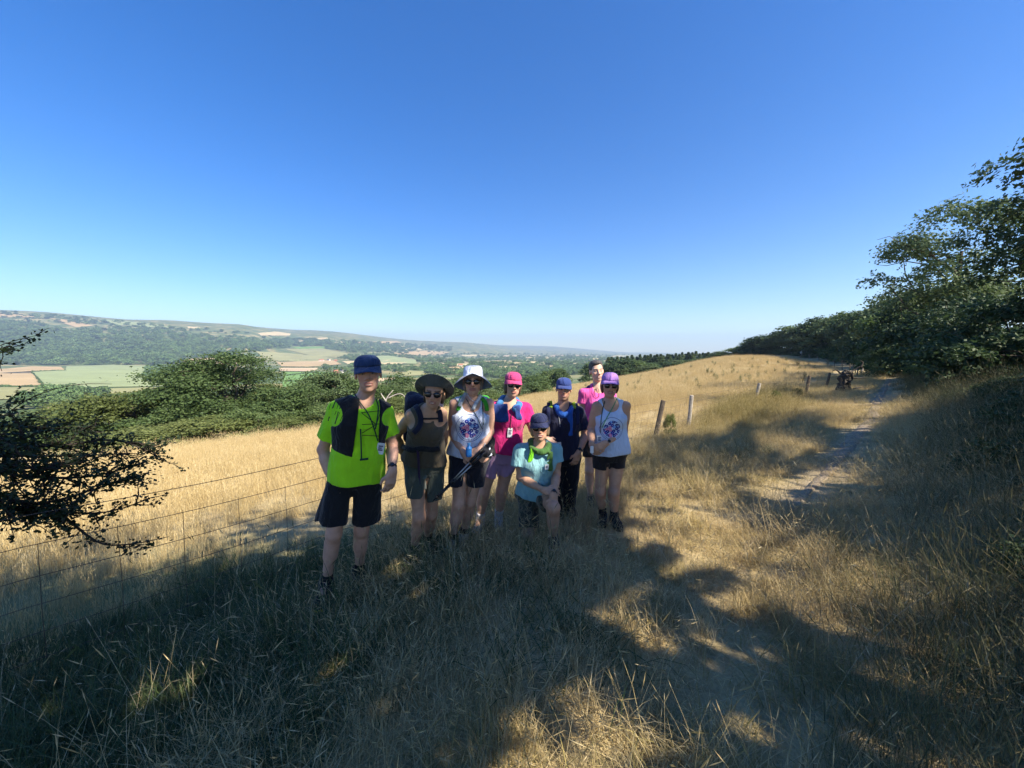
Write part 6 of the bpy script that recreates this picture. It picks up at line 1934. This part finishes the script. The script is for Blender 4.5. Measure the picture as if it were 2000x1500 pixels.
obj('zip_tag', mesh_data('zip_tag', *tube([px(948, 866, 3.17), px(946, 870, 3.17), px(943, 874, 3.17)], .004, 6), [M_card], True), gl)

# 4 woman in pink cap and pink shirt
P = Person('woman in pink cap and raspberry shirt with blue towel round her neck and lilac shorts',
    dict(head=(1002, 751, -.02), neck=(994, 786), sha=(962, 797, -.02), shb=(1027, 797, .02), ela=(950, 848, .02), wra=(945, 888, .0), elb=(1040, 838, .02), wrb=(1066, 857, -.13),
         hipa=(967, 882, .0), hipb=(996, 882, .04), kna=(944, 963, -.02), ana=(938, 1013, .02), knb=(980, 958, .06), anb=(974, 1008, .10)), 3.95, 'f', 1.12, 1.03, yaw=8, pitch=0, roll=4, skin='ruddy')
P.stand((-.25, -1), (.0, -1))
P.body({'a': dict(f=(.1, 0, -1), n=(-.6, -.7, 0), sgn=1, curl=.4), 'b': dict(f=(.75, -.25, -.45), n=(.1, -.9, .35), sgn=1, curl=.35, sc=.95)}, .3, (.14, .10, .07))
P.tee('shirt', cloth_mat('raspberry_shirt', (.50, .022, .16)), hem=.02, sleeve=.60, infl=.015, neck=.072, sl_r=.072, seed=14, flare=.026)
P.shorts('shorts', cloth_mat('lilac_shorts', (.42, .26, .42)), .52, .015, .096, .094, .16, .008, 15)
P.cap(cloth_mat('pink_cap', (.46, .05, .17)), brim=.06, droop=.55, infl=1.0)
P.hair(plain('brown_hair', (.10, .07, .045), .7, .2, 80, .4), 'under'); P.shades()
M_towel = cloth_mat('blue_towel', (.035, .065, .24), .95)
slab(P, 'towel', P.t(-.085, .130, .83), np.stack([nrm(P.rt * 1 + P.up * .15), nrm(P.fw + P.up * .25), nrm(P.up - P.rt * .15)]), np.array([.075, .012, .085]), M_towel, .004, .01, 6, [(P.t(.085, .135, .86), np.stack([nrm(P.rt + P.up * .3), P.fw, nrm(P.up - P.rt * .3)]), np.array([.03, .012, .075]))])
nk = P.J['neck']
band(P, 'towel_roll', [P.t(-.10, .07, .97), P.t(-.085, .0, 1.03), P.t(0, -.09, 1.06), P.t(.085, .0, 1.03), P.t(.095, .07, .97), P.t(.05, .125, .93)], [.034, .034, .03, .034, .034, .026], cloth_mat('pale_blue_towel', (.05, .18, .40), .95))
P.cord('lanyard', [(999, 810), (998, 822), (997, 838)], .003, M_lany, 8, .008)
P.badge(996, 845, .048, .095, .05)
P.shoes(plain('white_shoe', (.55, .55, .58), .7, .1, 40, .3), plain('white_sole', (.6, .6, .6), .6), plain('white_sock', (.5, .5, .52), .9))

# 5 kneeling
P = Person('person kneeling in navy cap, sunglasses, pale teal shirt and green scarf',
    dict(head=(1054, 834, -.06), neck=(1053, 868), sha=(1018, 880, .0), shb=(1086, 879, .03), ela=(1016, 932, -.02), wra=(1062, 958, -.25), elb=(1087, 926, -.02), wrb=(1081, 966, -.29),
         hipa=(1031, 966, .05), hipb=(1062, 966, .05), kna=(1033, 1046, -.08), ana=(1018, 1043, .34), knb=(1081, 992, -.33), anb=(1080, 1056, -.22)), 3.68, 'f', 1.08, 1.04, yaw=-4, pitch=3, roll=-3, skin='tan')
P.kneel = 'a'; P.stand((-.1, 1), (0, -1))
P.body({'a': dict(f=(.95, -.15, -.1), n=(-.05, -.75, .65), sgn=1, curl=.35), 'b': dict(f=(.0, -.35, -.9), n=(.0, -.9, .4), sgn=-1, curl=.35)}, .9)
P.tee('shirt', cloth_mat('pale_teal_shirt', (.22, .42, .46)), hem=-.0, sleeve=.50, infl=.017, neck=.068, sl_r=.080, seed=21, flare=.024, wr=.006)
def camo(nt, base):
    p = nt.nodes.new('ShaderNodeTexCoord').outputs['Object']
    return ramp(nt, [(0, (.05, .055, .04)), (.44, (.05, .055, .04)), (.45, (.12, .11, .075)), (.55, (.12, .11, .075)), (.56, (.028, .032, .03)), (1, (.028, .032, .03))], noise(nt, 14, 2, p), 'CONSTANT').outputs[0]
P.shorts('shorts', cloth_mat('camouflage_shorts', (.06, .06, .05), extra=camo), .80, .014, .096, .090, .12, .006, 22, {'a': .80, 'b': .62}, gap=0)
P.cap(M_navy, brim=.066, droop=.55); P.shades()
P.hair(plain('fair_hair', (.30, .22, .13), .7, .2, 80, .4), 'under')
M_scarf = cloth_mat('green_scarf', (.055, .13, .035), .9); M_limes = cloth_mat('lime_towel', (.17, .55, .02), .9)
band(P, 'scarf', [P.t(-.085, .085, .985), P.t(-.05, .115, .965), P.t(0, .128, .945), P.t(.05, .115, .965), P.t(.088, .05, 1.01), P.t(.055, -.06, 1.05), P.t(-.055, -.06, 1.05), P.t(-.088, .04, 1.02)], [.028, .03, .034, .032, .028, .026, .026, .028], M_scarf, 30)
slab(P, 'scarf_end', P.t(.082, .150, .79), np.stack([P.rt, P.fw, P.up]), np.array([.034, .012, .098]), M_scarf, .005, .012, 7)
slab(P, 'lime_towel', P.t(-.088, .12, .87), np.stack([nrm(P.rt - P.up * .12), P.fw, nrm(P.up + P.rt * .12)]), np.array([.023, .012, .075]), M_limes, .003, .011, 8)
slab(P, 'striped_tag', P.t(-.094, .13, .71), np.stack([P.rt, P.fw, P.up]), np.array([.012, .008, .03]), M_black, .001, .006, 9)
P.badge(1068, 912, .034, .048, 0)
P.watch('b', t=.03)
P.shoes(plain('dark_trainer', (.03, .03, .035), .8), plain('pale_sole', (.55, .50, .55), .7), plain('grey_sock', (.12, .12, .13), .9))

# 6 navy
P = Person('person in navy shirt, blue cap and long blue scarf standing behind the kneeling walker',
    dict(head=(1101, 760, -.02), neck=(1100, 793), sha=(1070, 803, .0), shb=(1131, 803, .0), ela=(1063, 852, .03), wra=(1070, 893, .0), elb=(1143, 848, .03), wrb=(1130, 884, -.1),
         hipa=(1085, 890, .02), hipb=(1117, 890, .02), kna=(1089, 950, .0), ana=(1093, 996, .04), knb=(1113, 950, .0), anb=(1113, 996, .04)), 4.22, 'm', .98, 1.0, yaw=-3, pitch=0, roll=2, skin='tan')
P.stand((-.2, -1), (.2, -1))
P.body({'a': dict(f=(.1, 0, -1), n=(-.6, -.7, 0), sgn=1, curl=.4), 'b': dict(f=(-.35, -.15, -1), n=(.4, -.85, 0), sgn=-1, curl=.45)}, .5, (.2, .17, .14), .15)
P.tee('shirt', cloth_mat('navy_shirt', (.018, .020, .045)), hem=-.02, sleeve=.74, infl=.016, neck=.070, sl_r=.076, seed=31, flare=.026)
P.trousers('trousers', cloth_mat('black_trousers', (.010, .011, .017)))
P.cap(cloth_mat('royal_blue_cap', (.030, .055, .20)), brim=.066, droop=.5)
M_bscarf = cloth_mat('blue_scarf', (.022, .10, .40), .92)
band(P, 'scarf', [P.t(-.075, .03, .99), P.t(-.07, .085, .93), P.t(-.02, .12, .86), P.t(.04, .12, .88), P.t(.075, .08, .95), P.t(.075, .02, .99), P.t(.04, -.06, 1.03), P.t(-.04, -.06, 1.03), P.t(-.075, .02, .99)], [.026, .028, .026, .027, .028, .026, .024, .024, .026], M_bscarf, 34)
slab(P, 'scarf_end', P.t(.058, .128, .68), np.stack([P.rt, P.fw, P.up]), np.array([.030, .012, .125]), M_bscarf, .004, .012, 11)
for pts in ([(1074, 783), (1076, 790), (1075, 796)], [(1119, 786), (1122, 793), (1121, 797)]): P.strap('strap_patch', pts, .040, cloth_mat('lime_patch', (.22, .36, .03)), 6, .008, .012)
for pts in ([(1072, 786), (1071, 805), (1073, 830)], [(1124, 788), (1128, 806), (1128, 830)]): P.strap('shoulder_strap', pts, .042, M_navy, 12, .008, .008)
P.cord('zip', [(1091, 812), (1093, 824), (1094, 834)], .0028, plain('pale_zip', (.35, .37, .42)), 8, .004)
P.badge(1092, 871, .048, .085, .05)
P.watch('b'); P.shoes(M_black, M_rubber)

# 7 woman at the back in bright pink
P = Person('smiling short-haired woman in bright pink shirt standing at the back in the sun',
    dict(head=(1165, 725, -.02), neck=(1167, 756), sha=(1141, 766, .0), shb=(1192, 768, .02), ela=(1137, 807, .04), wra=(1150, 842, .0), elb=(1200, 812, .04), wrb=(1196, 845, .0),
         hipa=(1153, 850, .04), hipb=(1179, 850, .04), kna=(1151, 918, .0), ana=(1153, 975, .05), knb=(1172, 918, .02), anb=(1172, 975, .08)), 4.55, 'f', .96, .98, yaw=4, pitch=2, roll=-6, skin='fair')
P.stand((-.2, -1), (.2, -1))
P.body({'a': dict(f=(.1, -.1, -1), n=(-.6, -.7, 0), sgn=1, curl=.4), 'b': dict(f=(-.1, 0, -1), n=(.6, -.7, 0), sgn=-1, curl=.4)}, 1.0, (.12, .10, .09))
P.tee('shirt', cloth_mat('bright_pink_shirt', (.72, .10, .36)), hem=.0, sleeve=.52, infl=.014, neck=.066, sl_r=.070, seed=41, flare=.022)
P.shorts('shorts', M_black, .62, .012, .094, .090, .14, .004, 42)
P.hair(plain('dark_grey_hair', (.075, .072, .078), .6, .3, 90, .5), 'short')
P.cord('drawcord', [(1165, 757), (1161, 766), (1162, 774), (1167, 777), (1170, 772), (1169, 762), (1167, 757)], .0026, M_cord, 26, .012)
S = Shape(); S.cone(P.t(-.10, -.005, .985), P.t(-.02, .015, 1.02), .030, .026, .03)  # dark purple patch standing in for her head's shadow on the shoulder
P.part('head_shadow_patch', S, cloth_mat('shadow_purple', (.12, .02, .12)), .007, .003, 40, 4)
P.shoes(M_black, M_rubber)

# 8 woman in purple cap at the right
P = Person('woman in purple cap and white flower print vest with black shorts at the right end',
    dict(head=(1191, 752, -.02), neck=(1190, 785), sha=(1166, 792, .0), shb=(1222, 792, .0), ela=(1154, 838, .03), wra=(1156, 868, -.15), elb=(1219, 842, .03), wrb=(1183, 866, -.17),
         hipa=(1178, 882, .02), hipb=(1208, 882, .02), kna=(1172, 961, .03), ana=(1177, 1002, .09), knb=(1199, 961, -.01), anb=(1200, 1010, .02)), 3.9, 'f', 1.02, 1.02, yaw=-8, pitch=0, roll=2, skin='tan')
P.stand((-.3, -1), (.15, -1))
P.body({'a': dict(f=(.45, -.1, -.9), n=(-.5, -.85, 0), sgn=1, curl=.6), 'b': dict(f=(-.85, -.15, -.4), n=(.1, -.95, .2), sgn=1, curl=.65)}, .5)
o = P.tank('vest_top', cloth_mat('pale_vest', (.52, .62, .82), .85, .04, flower_print()), hem=-.03, seed=52, flare=.026)
set_print(o, P.t(-.015, 0, .52), P.rt, P.up, P.fw, .115)
P.shorts('shorts', cloth_mat('black_running_shorts', (.018, .016, .018)), .40, .011, .092, .088, .12, .004, 53)
P.cap(cloth_mat('purple_cap', (.32, .17, .50)), brim=.070, droop=.35); P.shades()
P.hair(plain('reddish_hair', (.10, .045, .03), .7, .2, 80, .4), 'under')
P.strap('lanyard', [(1181, 783), (1177, 800), (1174, 820), (1173, 845)], .008, M_lany, 20, .002, .008)
P.strap('lanyard', [(1206, 777), (1196, 797), (1184, 818), (1176, 835)], .008, cloth_mat('pale_green_lanyard', (.06, .28, .13)), 20, .002, .008)
P.badge(1171, 858, .050, .080, .02)
M_wf = plain('white_watch', (.6, .55, .58), .5)
P.watch('b', M_wf, M_lens, .05)
slab(P, 'phone', P.J['wra'] + np.array([-.01, -.05, -.04]), np.eye(3), np.array([.018, .008, .036]), M_card, 0, .006, 0)
P.shoes(M_black, M_rubber, plain('black_ankle_sock', (.02, .02, .025), .9))

# ------------------------------------------------------------------ three walkers far along the field edge
def far_walker(u, v, depth, shirt, legs_m, hat, label, bag=None):
    g_ = ground_at(u, v, 30); x = (u - 1000) / FPX * depth; z = hz(x, depth)
    e = empty('person', (x, depth, z), label, 'person', 'walkers far ahead at the field edge')
    B = lambda a, b, c: np.array([x + a, depth + b, z + c])
    S = Shape()
    S.cone(B(-.09, 0, .9), B(-.11, .05, .5), .085, .06); S.cone(B(-.11, .05, .5), B(-.12, .2, .07), .058, .04); S.cone(B(.09, 0, .9), B(.10, -.12, .5), .085, .06); S.cone(B(.10, -.12, .5), B(.10, -.1, .06), .058, .04)
    S.cone(B(0, 0, .95), B(0, -.02, 1.35), .15, .16); S.cone(B(-.17, 0, 1.38), B(-.24, .02, 1.08), .05, .042); S.cone(B(-.24, .02, 1.08), B(-.2, -.14, .9), .04, .03); S.cone(B(.17, 0, 1.38), B(.24, .04, 1.08), .05, .042); S.cone(B(.24, .04, 1.08), B(.22, -.1, .88), .04, .03)
    S.cone(B(-.17, 0, 1.39), B(.17, 0, 1.39), .06, .06); S.cone(B(0, 0, 1.4), B(0, -.01, 1.56), .055, .05); S.ell(B(0, -.01, 1.63), np.eye(3), np.array([.078, .095, .115]))
    S.cone(B(-.12, .2, .06), B(-.12, .06, .04), .04, .035); S.cone(B(.10, -.1, .05), B(.10, -.24, .04), .04, .035)
    V, F = S.mesh(.02); me = mesh_data('body', V, F, [M_skin], True); attr(me, 'col', np.tile(np.array([SKINS['tan']]), (len(V), 1)), 'FLOAT_COLOR'); obj('body', me, e)
    S = Shape(); S.cone(B(0, 0, .98), B(0, -.02, 1.36), .175, .18); S.cone(B(-.18, 0, 1.38), B(-.23, .02, 1.16), .075, .075); S.cone(B(.18, 0, 1.38), B(.23, .03, 1.16), .075, .075)
    V, F = S.mesh(.02); obj('shirt', mesh_data('shirt', V, F, [shirt], True), e)
    S = Shape(); S.cone(B(-.08, 0, .98), B(-.11, .03, .55), .12, .10); S.cone(B(.08, 0, .98), B(.10, -.09, .55), .12, .10)
    V, F = S.mesh(.02); obj('shorts', mesh_data('shorts', V, F, [legs_m], True), e)
    S = Shape(); S.ell(B(0, -.0, 1.70), np.eye(3), np.array([.095, .11, .07])); S.ell(B(0, -.07, 1.67), np.eye(3), np.array([.12, .14, .015]), .01)
    V, F = S.mesh(.015); obj('hat', mesh_data('hat', V, F, [hat], True), e)
    if bag:
        S = Shape(); S.box(B(0, .2, 1.2), np.eye(3), np.array([.15, .09, .22]), .05)
        V, F = S.mesh(.02); obj('backpack', mesh_data('backpack', V, F, [bag], True), e)
M_white = cloth_mat('white_shirt', (.72, .72, .72))
far_walker(1664, 713, 70, cloth_mat('pale_grey_shirt', (.45, .45, .46)), M_black, M_white, 'distant walker in white hat on the path near the end of the fence', M_card)
far_walker(1563, 697, 104, M_white, M_black, M_white, 'distant walker in white shirt on the crest of the field')
far_walker(1569, 696, 105, cloth_mat('blue_grey_shirt', (.12, .14, .30)), M_black, M_navy, 'distant walker in blue shirt beside the one in white')
# ------------------------------------------------------------------ summer haze: even, pale air filling the valley
hb = [(-9300, -9300, -75), (9300, -9300, -75), (9300, 9300, -75), (-9300, 9300, -75), (-9300, -9300, 420), (9300, -9300, 420), (9300, 9300, 420), (-9300, 9300, 420)]
hm = bpy.data.materials.new('haze'); hm.use_nodes = True
nt = hm.node_tree; nt.nodes.clear()
out = nt.nodes.new('ShaderNodeOutputMaterial'); pv_ = nt.nodes.new('ShaderNodeVolumePrincipled')
pv_.inputs['Color'].default_value = (.62, .79, 1.0, 1); pv_.inputs['Density'].default_value = HAZE_DENSITY; pv_.inputs['Anisotropy'].default_value = .2
nt.links.new(pv_.outputs[0], out.inputs['Volume'])
tag(obj('haze', mesh_data('haze', hb, [(3, 2, 1, 0), (4, 5, 6, 7), (0, 1, 5, 4), (1, 2, 6, 5), (2, 3, 7, 6), (3, 0, 4, 7)], [hm])), 'pale summer haze over the valley', kind='stuff')
